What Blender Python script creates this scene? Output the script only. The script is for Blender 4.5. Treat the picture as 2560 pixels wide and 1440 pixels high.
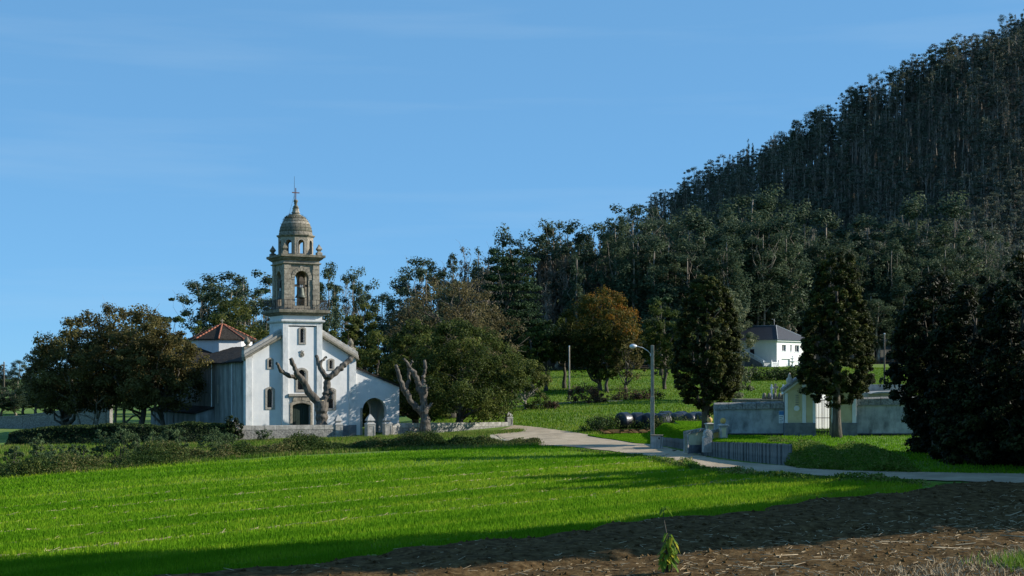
import bpy, bmesh, math, random
import numpy as np
from mathutils import Vector, Matrix

R = math.radians
rng = np.random.default_rng(7)
random.seed(7)
for o in list(bpy.data.objects):
    bpy.data.objects.remove(o)
scene = bpy.context.scene
COL = scene.collection

# ------------------------------------------------------------------ camera, sky, sun
F, CX, HY, CZ = 3556.0, 1280.0, 943.0, 5.5      # focal length in photo pixels, centre column, horizon row, eye height
cam_d = bpy.data.cameras.new('camera')
cam = bpy.data.objects.new('camera', cam_d)
COL.objects.link(cam)
cam.location = (0, 0, CZ)
cam.rotation_euler = (R(90), 0, 0)
cam_d.sensor_width = 36.0
cam_d.lens = F / 2560.0 * 36.0
cam_d.shift_y = (HY - 720.0) / 2560.0
cam_d.clip_end = 6000
cam_d.clip_start = 0.5
scene.camera = cam

SUN_E, SUN_A = 25.5, 5.0            # elevation, and how far the sun stands behind the picture plane to the right
world = bpy.data.worlds.new('World')
scene.world = world
world.use_nodes = True
wn, wl = world.node_tree.nodes, world.node_tree.links
bg = wn['Background']
sky = wn.new('ShaderNodeTexSky')
sky.sky_type = 'NISHITA'
sky.sun_disc = False
sky.sun_elevation = R(SUN_E)
sky.sun_rotation = R(90 - SUN_A)
sky.altitude = 0
sky.air_density = 0.5
sky.dust_density = 0.0
sky.ozone_density = 8.0
# the camera renders the clear sky with a soft contrast and a strong blue: one tone curve for the whole dome
sg = wn.new('ShaderNodeGamma'); sg.inputs[1].default_value = 0.31
st_ = wn.new('ShaderNodeMix'); st_.data_type = 'RGBA'; st_.blend_type = 'MULTIPLY'; st_.inputs[0].default_value = 1.0
st_.inputs[7].default_value = (1.22, 2.30, 3.15, 1)
wl.new(sky.outputs[0], sg.inputs[0]); wl.new(sg.outputs[0], st_.inputs[6])
tcw = wn.new('ShaderNodeTexCoord'); mpw = wn.new('ShaderNodeMapping')
mpw.inputs['Rotation'].default_value = (0, R(9), 0); mpw.inputs['Scale'].default_value = (2.2, 2.2, 26)
nzw = wn.new('ShaderNodeTexNoise'); nzw.inputs['Scale'].default_value = 1.6; nzw.inputs['Detail'].default_value = 7
mrw = wn.new('ShaderNodeMapRange'); mrw.inputs[1].default_value = .52; mrw.inputs[2].default_value = .85; mrw.inputs[4].default_value = .16
mxw = wn.new('ShaderNodeMix'); mxw.data_type = 'RGBA'; mxw.inputs[7].default_value = (3.6, 4.6, 5.4, 1)
wl.new(tcw.outputs['Generated'], mpw.inputs[0]); wl.new(mpw.outputs[0], nzw.inputs['Vector']); wl.new(nzw.outputs[0], mrw.inputs[0])
wl.new(mrw.outputs[0], mxw.inputs[0]); wl.new(st_.outputs[2], mxw.inputs[6])
wl.new(mxw.outputs[2], bg.inputs[0])
bg.inputs[1].default_value = 0.085

sun_d = bpy.data.lights.new('sun', 'SUN')
sun_d.energy = 3.8
sun_d.angle = R(0.5)
sun_d.color = (1.0, 0.93, 0.82)
sun = bpy.data.objects.new('sun', sun_d)
COL.objects.link(sun)
sdir = Vector((math.cos(R(SUN_E)) * math.cos(R(SUN_A)), math.cos(R(SUN_E)) * math.sin(R(SUN_A)), math.sin(R(SUN_E))))
sun.rotation_euler = sdir.to_track_quat('Z', 'Y').to_euler()
sun.location = sdir * 400

vs = scene.view_settings
vs.view_transform = 'Standard'
vs.look = 'None'
vs.exposure = 0.9
vs.gamma = 1.0
vs.use_curve_mapping = False
scene.cycles.max_bounces = 6
scene.cycles.transparent_max_bounces = 8

# ------------------------------------------------------------------ layout helpers
def sm(a, b, x):
    t = np.clip((np.asarray(x, float) - a) / (b - a), 0, 1)
    return t * t * (3 - 2 * t)

HILL = (520.0, 900.0, 306.0, 0.558)
def terr(x, y):
    x = np.asarray(x, float); y = np.asarray(y, float)
    k = 0.038 + (0.012 - 0.038) * np.clip((y - 70) / 30, 0, 1)
    z = k * np.clip(x, -60, 45)
    prof = np.interp(y, [0, 124, 138, 150, 175, 210, 250, 275, 330, 600, 3000], [0, 0, .4, .75, 1.9, 4.0, 6.3, 6.9, 8, 14, 14])
    z = z + prof * sm(-20, 8, x)
    d = np.hypot(x - HILL[0], (y - HILL[1]))
    h = HILL[2] - HILL[3] * d + 9 * np.sin(x * .021 + y * .013) + 6 * np.sin(y * .03 - x * .011)
    z = z + np.where(h > 40, h, 40 * np.exp(np.minimum((h - 40) / 40, 0))) * sm(200, 420, y) * (h > -260)
    return z

def at(px, py, D):
    return np.array([(px - CX) / F * D, D, CZ + (HY - py) / F * D])

def ghit(px, py):
    Ds = np.linspace(25, 700, 6000)
    X = (px - CX) / F * Ds
    Z = CZ + (HY - py) / F * Ds
    i = np.argmax(Z <= terr(X, Ds))
    return np.array([X[i], Ds[i], float(terr(X[i], Ds[i]))])

def gz(x, y):
    return float(terr(x, y))

# ------------------------------------------------------------------ object helpers
def tag(o, label=None, cat=None, group=None, kind=None):
    for k, v in (('label', label), ('category', cat), ('group', group), ('kind', kind)):
        if v:
            o[k] = v
    return o

def empty(name, loc=(0, 0, 0), rz=0.0, label=None, cat=None, group=None):
    o = bpy.data.objects.new(name, None)
    COL.objects.link(o)
    o.location = loc
    o.rotation_euler = (0, 0, rz)
    o.empty_display_size = 0.2
    return tag(o, label, cat, group)

def link(name, me, mat=None, parent=None, loc=None, rz=None):
    if mat is not None and len(me.materials) == 0:
        me.materials.append(mat)
    o = bpy.data.objects.new(name, me)
    COL.objects.link(o)
    if parent is not None:
        o.parent = parent
    if loc is not None:
        o.location = loc
    if rz is not None:
        o.rotation_euler = (0, 0, rz)
    return o

def raw_mesh(name, V, faces_n, attr=None, smooth=False):
    """V (n,3); faces_n (m,k) index array with k corners for each face"""
    me = bpy.data.meshes.new(name)
    V = np.asarray(V, np.float32); Fc = np.asarray(faces_n, np.int32)
    m, k = Fc.shape
    me.vertices.add(len(V)); me.vertices.foreach_set('co', V.ravel())
    me.loops.add(m * k); me.loops.foreach_set('vertex_index', Fc.ravel())
    me.polygons.add(m)
    me.polygons.foreach_set('loop_start', np.arange(0, m * k, k, dtype=np.int32))
    me.polygons.foreach_set('loop_total', np.full(m, k, np.int32))
    me.polygons.foreach_set('use_smooth', np.full(m, smooth, bool))
    if attr is not None:
        a = me.attributes.new('tone', 'FLOAT', 'FACE')
        a.data.foreach_set('value', np.asarray(attr, np.float32))
    me.update(calc_edges=True)
    return me

class MB:
    """collects shapes into one mesh"""
    def __init__(s):
        s.v = []; s.f = []
    def add(s, V, Fs, T=None):
        b = len(s.v)
        for p in V:
            s.v.append(tuple(T @ Vector(p)) if T is not None else tuple(float(q) for q in p))
        for f in Fs:
            s.f.append([b + i for i in f])
        return s
    def box(s, x0, x1, y0, y1, z0, z1, T=None):
        V = [(x0, y0, z0), (x1, y0, z0), (x1, y1, z0), (x0, y1, z0), (x0, y0, z1), (x1, y0, z1), (x1, y1, z1), (x0, y1, z1)]
        return s.add(V, [(0, 3, 2, 1), (4, 5, 6, 7), (0, 1, 5, 4), (1, 2, 6, 5), (2, 3, 7, 6), (3, 0, 4, 7)], T)
    def lathe(s, c, prof, n=16, rot=0.0, T=None):
        """prof [(radius, z)...]; for n=4 and 8 the radius is the half width across flats"""
        k = 1 / math.cos(math.pi / n) if n <= 8 else 1.0
        V = []; Fs = []
        for r, z in prof:
            for i in range(n):
                a = rot + (i + .5) * 2 * math.pi / n
                V.append((c[0] + r * k * math.cos(a), c[1] + r * k * math.sin(a), c[2] + z))
        m = len(prof)
        for j in range(m - 1):
            for i in range(n):
                a, b = j * n + i, j * n + (i + 1) % n
                Fs.append((a, b, b + n, a + n))
        Fs.append(tuple(range(n - 1, -1, -1)))
        Fs.append(tuple(range((m - 1) * n, m * n)))
        return s.add(V, Fs, T)
    def tube(s, pts, rad, n=7, T=None):
        P = [Vector(p) for p in pts]
        rad = list(rad) if hasattr(rad, '__len__') else [rad] * len(P)
        V = []; Fs = []
        up = Vector((0.13, 0.31, 0.94))
        for j, p in enumerate(P):
            d = (P[min(j + 1, len(P) - 1)] - P[max(j - 1, 0)]).normalized()
            a = d.cross(up)
            if a.length < .05:
                a = d.cross(Vector((1, 0, 0)))
            a.normalize(); b = d.cross(a)
            for i in range(n):
                t = 2 * math.pi * i / n
                V.append(p + (a * math.cos(t) + b * math.sin(t)) * rad[j])
        for j in range(len(P) - 1):
            for i in range(n):
                q, r = j * n + i, j * n + (i + 1) % n
                Fs.append((q, r, r + n, q + n))
        Fs.append(tuple(range(n))); Fs.append(tuple(range(len(V) - 1, len(V) - 1 - n, -1)))
        return s.add(V, Fs, T)
    def prism(s, poly, y0, y1, T=None):
        """polygon of (x, z) swept along y"""
        n = len(poly)
        V = [(x, y0, z) for x, z in poly] + [(x, y1, z) for x, z in poly]
        Fs = [tuple(range(n)), tuple(range(2 * n - 1, n - 1, -1))] + [(i + n, (i + 1) % n + n, (i + 1) % n, i) for i in range(n)]
        return s.add(V, Fs, T)
    def plate(s, outer, holes, y0, y1, T=None):
        """upright slab between y0 and y1 with openings; loops of (x, z)"""
        bm = bmesh.new()
        loops = []
        es = []
        for lp in [outer] + list(holes):
            vs_ = [bm.verts.new((x, 0, z)) for x, z in lp]
            es += [bm.edges.new((vs_[i], vs_[(i + 1) % len(vs_)])) for i in range(len(vs_))]
            loops.append(len(lp))
        bm.verts.index_update()
        bmesh.ops.triangle_fill(bm, use_beauty=True, use_dissolve=False, edges=es)
        pts = [(v.co.x, v.co.z) for v in bm.verts]
        tri = [[v.index for v in f.verts] for f in bm.faces]
        bm.free()
        n = len(pts)
        V = [(x, y0, z) for x, z in pts] + [(x, y1, z) for x, z in pts]
        Fs = [tuple(t) for t in tri] + [tuple(i + n for i in reversed(t)) for t in tri]
        b = 0
        for c in loops:
            for i in range(c):
                i0, i1 = b + i, b + (i + 1) % c
                Fs.append((i0, i1, i1 + n, i0 + n))
            b += c
        return s.add(V, Fs, T)
    def mesh(s, name, smooth=False):
        me = bpy.data.meshes.new(name)
        me.from_pydata(s.v, [], s.f)
        bm = bmesh.new(); bm.from_mesh(me)
        bmesh.ops.recalc_face_normals(bm, faces=bm.faces)
        bm.to_mesh(me); bm.free()
        if smooth:
            me.polygons.foreach_set('use_smooth', [True] * len(me.polygons))
        me.update()
        return me
    def build(s, name, mat, parent=None, smooth=False, bevel=0.0, loc=None, rz=None):
        o = link(name, s.mesh(name, smooth), mat, parent, loc, rz)
        if bevel:
            m = o.modifiers.new('bevel', 'BEVEL'); m.width = bevel; m.segments = 2; m.limit_method = 'ANGLE'; m.angle_limit = R(40)
        return o

def arch(x0, x1, z0, z1, rise, n=12):
    """opening outline with a curved head: rise is the height of the curve"""
    c = (x0 + x1) / 2; hw = (x1 - x0) / 2
    rise = min(rise, hw)
    rr = (hw * hw + rise * rise) / (2 * rise)
    a = math.asin(min(1, hw / rr))
    zc = z1 - rr
    pts = [(x0, z0), (x1, z0)]
    for i in range(n + 1):
        t = a - 2 * a * i / n
        pts.append((c + rr * math.sin(t), zc + rr * math.cos(t)))
    return pts

# ------------------------------------------------------------------ materials
def nodes_of(m):
    m.use_nodes = True
    nt = m.node_tree
    return nt.nodes, nt.links, nt.nodes['Principled BSDF']

def mat(name, c1, c2, scale=4.0, rough=.85, bump=.3, detail=6, stretch=(1, 1, 1), spec=.3, stain=None, stain_scale=.6, stain_lo=.5, stain_hi=.7, stain_stretch=(1, 1, 1), bscale=None, metal=0.0, lo=.35, hi=.65, world_co=False):
    m = bpy.data.materials.new(name)
    N, L, P = nodes_of(m)
    tc = N.new('ShaderNodeTexCoord')
    co = tc.outputs['Object']
    if world_co:
        co = N.new('ShaderNodeNewGeometry').outputs['Position']
    mp = N.new('ShaderNodeMapping'); mp.inputs['Scale'].default_value = stretch
    L.new(co, mp.inputs[0])
    n1 = N.new('ShaderNodeTexNoise'); n1.inputs['Scale'].default_value = scale; n1.inputs['Detail'].default_value = detail
    L.new(mp.outputs[0], n1.inputs['Vector'])
    cr = N.new('ShaderNodeValToRGB')
    cr.color_ramp.elements[0].position = lo; cr.color_ramp.elements[1].position = hi
    cr.color_ramp.elements[0].color = (*c1, 1); cr.color_ramp.elements[1].color = (*c2, 1)
    L.new(n1.outputs[0], cr.inputs[0])
    col = cr.outputs[0]
    if stain is not None:
        mp2 = N.new('ShaderNodeMapping'); mp2.inputs['Scale'].default_value = stain_stretch
        L.new(co, mp2.inputs[0])
        n2 = N.new('ShaderNodeTexNoise'); n2.inputs['Scale'].default_value = stain_scale; n2.inputs['Detail'].default_value = 8
        n2.inputs['Roughness'].default_value = .68
        L.new(mp2.outputs[0], n2.inputs['Vector'])
        c2r = N.new('ShaderNodeMapRange'); c2r.inputs[1].default_value = stain_lo; c2r.inputs[2].default_value = stain_hi
        L.new(n2.outputs[0], c2r.inputs[0])
        mx = N.new('ShaderNodeMix'); mx.data_type = 'RGBA'
        mx.inputs[7].default_value = (*stain, 1)
        L.new(c2r.outputs[0], mx.inputs[0]); L.new(col, mx.inputs[6])
        col = mx.outputs[2]
    L.new(col, P.inputs['Base Color'])
    P.inputs['Roughness'].default_value = rough
    P.inputs['Specular IOR Level'].default_value = spec
    P.inputs['Metallic'].default_value = metal
    if bump:
        n3 = N.new('ShaderNodeTexNoise'); n3.inputs['Scale'].default_value = bscale or scale * 3; n3.inputs['Detail'].default_value = 5
        L.new(mp.outputs[0], n3.inputs['Vector'])
        b = N.new('ShaderNodeBump'); b.inputs['Strength'].default_value = bump; b.inputs['Distance'].default_value = .05
        L.new(n3.outputs[0], b.inputs['Height']); L.new(b.outputs[0], P.inputs['Normal'])
    return m

def leaf_mat(name, dark, mid, light, trans=.35, rough=.55, spec=.10):
    """leaf colour varies by a tone stored with each leaf; light passes through"""
    m = bpy.data.materials.new(name)
    N, L, P = nodes_of(m)
    a = N.new('ShaderNodeAttribute'); a.attribute_name = 'tone'
    cr = N.new('ShaderNodeValToRGB')
    e = cr.color_ramp.elements
    e[0].color = (*dark, 1); e[0].position = .1
    e[1].color = (*light, 1); e[1].position = .95
    k = e.new(.5); k.color = (*mid, 1)
    L.new(a.outputs['Fac'], cr.inputs[0])
    L.new(cr.outputs[0], P.inputs['Base Color'])
    P.inputs['Roughness'].default_value = rough
    P.inputs['Specular IOR Level'].default_value = spec
    t = N.new('ShaderNodeBsdfTranslucent'); L.new(cr.outputs[0], t.inputs[0])
    mx = N.new('ShaderNodeMixShader'); mx.inputs[0].default_value = trans
    L.new(P.outputs[0], mx.inputs[1]); L.new(t.outputs[0], mx.inputs[2])
    L.new(mx.outputs[0], N['Material Output'].inputs[0])
    return m

M = {}
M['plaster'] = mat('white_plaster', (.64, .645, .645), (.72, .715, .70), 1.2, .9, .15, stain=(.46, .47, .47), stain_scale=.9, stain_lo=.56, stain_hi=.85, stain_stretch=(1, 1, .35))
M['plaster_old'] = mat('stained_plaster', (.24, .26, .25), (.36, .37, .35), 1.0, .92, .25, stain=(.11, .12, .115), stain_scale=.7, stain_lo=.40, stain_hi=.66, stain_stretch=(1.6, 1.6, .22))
M['plaster_pier'] = mat('grey_white_plaster', (.55, .56, .56), (.68, .68, .66), 2.0, .9, .2, stain=(.40, .41, .40), stain_scale=1.6, stain_stretch=(1, 1, .4))
M['granite'] = mat('warm_granite', (.22, .19, .145), (.38, .34, .27), 5, .9, .45, stain=(.11, .10, .085), stain_scale=1.1, stain_lo=.47, stain_hi=.75)
M['granite_dark'] = mat('mossy_granite', (.15, .13, .10), (.28, .25, .19), 5, .92, .5, stain=(.07, .075, .05), stain_scale=1.3, stain_lo=.42, stain_hi=.68)
M['granite_frame'] = mat('window_granite', (.25, .23, .20), (.37, .34, .29), 9, .9, .35)
M['wallstone'] = mat('grey_wall_stone', (.26, .25, .22), (.42, .40, .36), 3, .92, .4, stain=(.13, .125, .11), stain_scale=1.5, stain_lo=.5, stain_hi=.72, stain_stretch=(1, 1, .5))
M['rubble'] = mat('rough_rubble', (.13, .125, .115), (.30, .29, .26), 7, .95, .8, bscale=9)
M['roof'] = mat('dark_slate_tiles', (.022, .019, .016), (.050, .043, .036), 6, .95, .6, spec=.1, stain=(.07, .07, .05), stain_scale=.8, stain_lo=.6, stain_hi=.8)
M['slate'] = mat('blue_slate', (.045, .047, .055), (.075, .078, .09), 9, .55, .25, spec=.4)
M['tile_red'] = mat('red_ridge_tile', (.26, .09, .05), (.38, .15, .09), 6, .85, .3)
M['glass'] = mat('dark_window_glass', (.010, .012, .016), (.02, .024, .03), 2, .12, 0, spec=.5)
M['dark_iron'] = mat('dark_iron', (.025, .022, .02), (.05, .042, .036), 8, .6, .2)
M['rust_iron'] = mat('rusty_iron', (.10, .05, .05), (.14, .075, .07), 8, .7, .2)
M['bronze'] = mat('weathered_bronze', (.055, .065, .055), (.10, .11, .09), 5, .5, .15, metal=.4)
M['door_green'] = mat('dark_green_door', (.010, .022, .016), (.016, .034, .025), 4, .55, .2, stretch=(6, 6, .6))
M['wood_dark'] = mat('dark_wood', (.05, .04, .03), (.09, .07, .05), 4, .8, .3, stretch=(5, 5, .6))
M['deadwood'] = mat('bare_grey_wood', (.060, .052, .042), (.175, .152, .125), 2.2, .9, .9, stretch=(3.2, 3.2, .55), bscale=6, stain=(.05, .045, .04), stain_scale=1.4, stain_lo=.5, stain_hi=.7)
M['cutwood'] = mat('sawn_wood', (.45, .36, .22), (.55, .45, .28), 6, .85, .2)
M['bark'] = mat('tree_bark', (.055, .048, .038), (.13, .115, .09), 3, .95, .8, stretch=(2.5, 2.5, .6))
M['bark_pale'] = mat('pale_bark', (.20, .18, .145), (.40, .36, .29), 3, .9, .5, stretch=(2.5, 2.5, .6))
M['euc_bark'] = mat('eucalyptus_bark', (.13, .11, .085), (.30, .26, .21), 1.5, .9, .3, stretch=(2.5, 2.5, .25))
M['concrete'] = mat('pale_concrete', (.30, .29, .27), (.44, .43, .40), 3, .92, .3, stain=(.15, .15, .14), stain_scale=1.2, stain_lo=.52, stain_hi=.75, stain_stretch=(1, 1, .3))
M['slab'] = mat('grey_concrete_slab', (.12, .125, .12), (.22, .22, .21), 4, .92, .3, stain=(.09, .095, .095), stain_scale=2.5, stain_lo=.45, stain_hi=.75, stain_stretch=(1, 1, .25))
M['cem_white'] = mat('weathered_whitewash', (.26, .28, .28), (.40, .41, .40), 1.2, .92, .25, stain=(.08, .09, .09), stain_scale=1.5, stain_lo=.47, stain_hi=.74, stain_stretch=(1, 1, .45))
M['cem_cream'] = mat('cream_render', (.52, .46, .28), (.62, .56, .36), 1.5, .9, .15, stain=(.36, .24, .10), stain_scale=.7, stain_lo=.52, stain_hi=.8)
M['ochre'] = mat('ochre_render', (.50, .30, .08), (.60, .40, .14), 2, .9, .15)
M['cem_grey'] = mat('grey_plinth_render', (.12, .135, .15), (.19, .205, .215), 2, .92, .25, stain=(.07, .08, .085), stain_scale=1.5)
M['black_base'] = mat('blackened_base', (.02, .02, .02), (.04, .04, .04), 3, .95, .2)
M['white_trim'] = mat('white_trim', (.68, .70, .72), (.76, .77, .78), 2, .85, .1)
M['house_white'] = mat('house_white_paint', (.77, .77, .75), (.82, .82, .80), 1.5, .85, .08)
M['marble'] = mat('white_marble', (.68, .68, .67), (.78, .78, .76), 4, .5, .1)
M['pink_stone'] = mat('pinkish_stone', (.46, .36, .29), (.60, .50, .42), 6, .8, .2)
M['poster'] = mat('printed_paper', (.66, .70, .74), (.76, .78, .80), 3, .7, .05)
M['poster_blue'] = mat('blue_print', (.05, .18, .40), (.07, .22, .46), 3, .7, 0)
M['lamp_metal'] = mat('galvanised_metal', (.50, .52, .54), (.62, .64, .66), 8, .4, .05, metal=.5)
M['lamp_glass'] = mat('lamp_bowl', (.65, .70, .74), (.74, .78, .80), 3, .2, 0)
M['plastic'] = mat('black_bale_wrap', (.008, .009, .013), (.016, .018, .026), 2, .38, .25, spec=.6, bscale=9)
M['asphalt'] = mat('worn_asphalt', (.33, .26, .17), (.44, .355, .245), .9, .92, .35, bscale=30, stain=(.24, .195, .135), stain_scale=.25, stain_lo=.48, stain_hi=.7, stain_stretch=(1, 1, 1))
M['gravel'] = mat('pale_gravel', (.33, .28, .20), (.48, .42, .32), 3, .95, .5, bscale=20, stain=(.14, .16, .06), stain_scale=.35, stain_lo=.45, stain_hi=.65)
M['meadow'] = mat('meadow_grass', (.050, .120, .007), (.115, .20, .014), 1.1, .95, .8, bscale=5, stain=(.17, .20, .045), stain_scale=.09, stain_lo=.48, stain_hi=.72)
M['lawn'] = mat('lawn_grass', (.055, .13, .008), (.11, .20, .014), 1.4, .95, .8, bscale=6)
M['straw'] = mat('corn_straw', (.26, .19, .105), (.50, .40, .25), 3, .85, .2, world_co=True)
M['moss'] = leaf_mat('moss_tufts', (.05, .05, .025), (.08, .08, .035), (.12, .11, .05), .2)

M['walnut_brown'] = leaf_mat('walnut_leaves', (.036, .034, .012), (.105, .092, .030), (.215, .185, .062), .40)
M['walnut_green'] = leaf_mat('dark_green_leaves', (0.018, 0.034, 0.008), (0.058, 0.082, 0.017), (0.145, 0.165, 0.036), 0.38)
M['brown_twig'] = leaf_mat('brown_autumn_leaves', (0.06, 0.05, 0.022), (0.13, 0.107, 0.046), (0.22, 0.185, 0.08), 0.32)
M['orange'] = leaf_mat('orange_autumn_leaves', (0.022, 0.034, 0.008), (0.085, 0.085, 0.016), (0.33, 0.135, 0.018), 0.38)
M['olive'] = leaf_mat('olive_leaves', (0.03, 0.042, 0.01), (0.085, 0.1, 0.022), (0.19, 0.19, 0.055), 0.34)
M['pine'] = leaf_mat('pine_needles', (0.012, 0.028, 0.012), (0.028, 0.058, 0.022), (0.06, 0.1, 0.036), 0.2)
M['cypress'] = leaf_mat('cypress_scale_leaves', (0.008, 0.014, 0.003), (0.03, 0.04, 0.009), (0.11, 0.115, 0.022), 0.25)
M['silver'] = leaf_mat('silvery_leaves', (.07, .085, .045), (.12, .14, .07), (.19, .20, .11), .3)
M['euc'] = leaf_mat('eucalyptus_leaves', (0.03, 0.052, 0.03), (0.062, 0.092, 0.05), (0.12, 0.15, 0.075), 0.3)
M['euc_warm'] = leaf_mat('burnt_eucalyptus_leaves', (0.075, 0.07, 0.048), (0.13, 0.118, 0.08), (0.2, 0.18, 0.125), 0.25)
M['hilltree'] = leaf_mat('hill_forest_leaves', (0.05, 0.066, 0.046), (0.092, 0.108, 0.072), (0.15, 0.16, 0.105), 0.25)
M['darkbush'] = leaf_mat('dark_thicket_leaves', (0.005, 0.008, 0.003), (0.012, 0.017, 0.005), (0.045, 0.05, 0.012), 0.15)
M['ivy'] = leaf_mat('ivy_leaves', (.012, .022, .008), (.028, .050, .014), (.065, .095, .022), .2)
M['ivy_shade_tint'] = leaf_mat('shade_tinted_ivy_leaves', (.006, .012, .004), (.014, .026, .008), (.050, .075, .016), .15)  # ivy leaves darkened so their colour carries the shade on the wall
M['shrub'] = leaf_mat('verge_shrub_leaves', (0.034, 0.062, 0.028), (0.072, 0.115, 0.046), (0.13, 0.175, 0.065), 0.35)
M['bramble'] = leaf_mat('bramble_leaves', (0.028, 0.055, 0.012), (0.07, 0.11, 0.022), (0.2, 0.17, 0.065), 0.35)
M['redbush'] = leaf_mat('reddish_brush_leaves', (.05, .032, .02), (.09, .060, .035), (.15, .095, .06), .25)
M['wheat'] = leaf_mat('young_cereal_blades', (0.085, 0.215, 0.006), (0.145, 0.295, 0.01), (0.25, 0.345, 0.022), 0.3, .6, .04)
M['rough_grass'] = leaf_mat('rough_grass_blades', (0.055, 0.125, 0.01), (0.115, 0.195, 0.02), (0.29, 0.25, 0.085), 0.3)
M['meadow_blade'] = leaf_mat('meadow_grass_blades', (.075, .165, .008), (.150, .235, .016), (.330, .330, .080), .3, .6, .04)
M['fresh_weed'] = leaf_mat('fresh_weed_leaves', (.09, .17, .02), (.17, .27, .03), (.42, .38, .03), .4)

def field_material():
    """cereal field: green sheet with drill passes and pale straw lines that run with the rows"""
    m = bpy.data.materials.new('cereal_field')
    N, L, P = nodes_of(m)
    g = N.new('ShaderNodeNewGeometry')
    mp = N.new('ShaderNodeMapping'); mp.inputs['Rotation'].default_value = (0, 0, R(-36))
    L.new(g.outputs['Position'], mp.inputs[0])
    st = N.new('ShaderNodeMapping'); st.inputs['Scale'].default_value = (.10, 1.2, 1)
    L.new(mp.outputs[0], st.inputs[0])
    n1 = N.new('ShaderNodeTexNoise'); n1.inputs['Scale'].default_value = .55; n1.inputs['Detail'].default_value = 6
    L.new(st.outputs[0], n1.inputs['Vector'])
    n2 = N.new('ShaderNodeTexNoise'); n2.inputs['Scale'].default_value = 2.5; n2.inputs['Detail'].default_value = 8
    L.new(g.outputs['Position'], n2.inputs['Vector'])
    cr = N.new('ShaderNodeValToRGB')
    e = cr.color_ramp.elements
    e[0].position = .36; e[0].color = (.065, .165, .006, 1)
    e[1].position = .72; e[1].color = (.155, .215, .022, 1)
    L.new(n1.outputs[0], cr.inputs[0])
    mx = N.new('ShaderNodeMix'); mx.data_type = 'RGBA'
    mr = N.new('ShaderNodeMapRange'); mr.inputs[1].default_value = .5; mr.inputs[2].default_value = .72; mr.inputs[4].default_value = .6
    L.new(n2.outputs[0], mr.inputs[0]); L.new(mr.outputs[0], mx.inputs[0]); L.new(cr.outputs[0], mx.inputs[6])
    mx.inputs[7].default_value = (.090, .080, .030, 1)
    L.new(mx.outputs[2], P.inputs['Base Color'])
    P.inputs['Roughness'].default_value = .95
    P.inputs['Specular IOR Level'].default_value = .1
    b = N.new('ShaderNodeBump'); b.inputs['Strength'].default_value = .8; b.inputs['Distance'].default_value = .08
    L.new(n2.outputs[0], b.inputs['Height']); L.new(b.outputs[0], P.inputs['Normal'])
    return m
M['field'] = field_material()
M['soil'] = mat('ploughed_soil', (.045, .027, .011), (.125, .080, .035), 3.0, .95, .9, bscale=9, stain=(.18, .125, .062), stain_scale=6, stain_lo=.55, stain_hi=.72, world_co=True, spec=.02)
M['forest_floor'] = mat('forest_floor', (.028, .024, .016), (.060, .055, .032), .4, .95, .5, stain=(.035, .05, .018), stain_scale=.05)
M['path'] = mat('trodden_path', (.20, .18, .13), (.30, .27, .20), 2, .95, .3)

# ------------------------------------------------------------------ ground
def grid_axis(lo, hi, step, far, grow=1.16):
    core = list(np.arange(lo, hi + step * .5, step))
    a, s = core[-1], step
    up = []
    while a < far[1]:
        s *= grow; a += s; up.append(a)
    a, s = core[0], step
    dn = []
    while a > far[0]:
        s *= grow; a -= s; dn.append(a)
    return np.array(dn[::-1] + core + up)

def sheet(name, xs, ys, zf, material, kind='structure'):
    X, Y = np.meshgrid(xs, ys)
    V = np.stack([X.ravel(), Y.ravel(), zf(X, Y).ravel()], 1)
    nx, ny = len(xs), len(ys)
    i = np.arange(nx - 1); j = np.arange(ny - 1)
    I, J = np.meshgrid(i, j)
    a = (J * nx + I).ravel()
    Fc = np.stack([a, a + 1, a + 1 + nx, a + nx], 1)
    o = link(name, raw_mesh(name, V, Fc, smooth=True), material)
    return tag(o, kind=kind)

gx = grid_axis(-70, 70, 1.4, (-3000, 3500), 1.10)
gy = grid_axis(-20, 290, 1.4, (-900, 4500), 1.06)
def split_ground(xs, ys):
    X, Y = np.meshgrid(xs, ys); Z = terr(X, Y)
    V = np.stack([X.ravel(), Y.ravel(), Z.ravel()], 1); nx = len(xs)
    I, J = np.meshgrid(np.arange(nx - 1), np.arange(len(ys) - 1)); a = (J * nx + I).ravel()
    Fc = np.stack([a, a + 1, a + 1 + nx, a + nx], 1); c = V[Fc].mean(1)
    wood = (c[:, 1] > 262) & (c[:, 0] > -60) & ((c[:, 1] > 380) | (c[:, 0] < 40) | (c[:, 1] > 296))
    for nm, k, m, lab in (('ground', ~wood, M['meadow'], 'green meadow rising gently towards the wooded hill'), ('hillside', wood, M['forest_floor'], 'shaded forest floor of the steep hill')):
        used, inv = np.unique(Fc[k], return_inverse=True)
        tag(link(nm, raw_mesh(nm, V[used], inv.reshape(-1, 4), smooth=True), m), lab, kind='structure')
split_ground(gx, gy)

ROT = R(36)
def uv_field(x, y):     # along and across the drill rows
    return x * math.cos(ROT) + y * math.sin(ROT), -x * math.sin(ROT) + y * math.cos(ROT)
def xy_field(u, v):
    return u * math.cos(ROT) - v * math.sin(ROT), u * math.sin(ROT) + v * math.cos(ROT)

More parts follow.
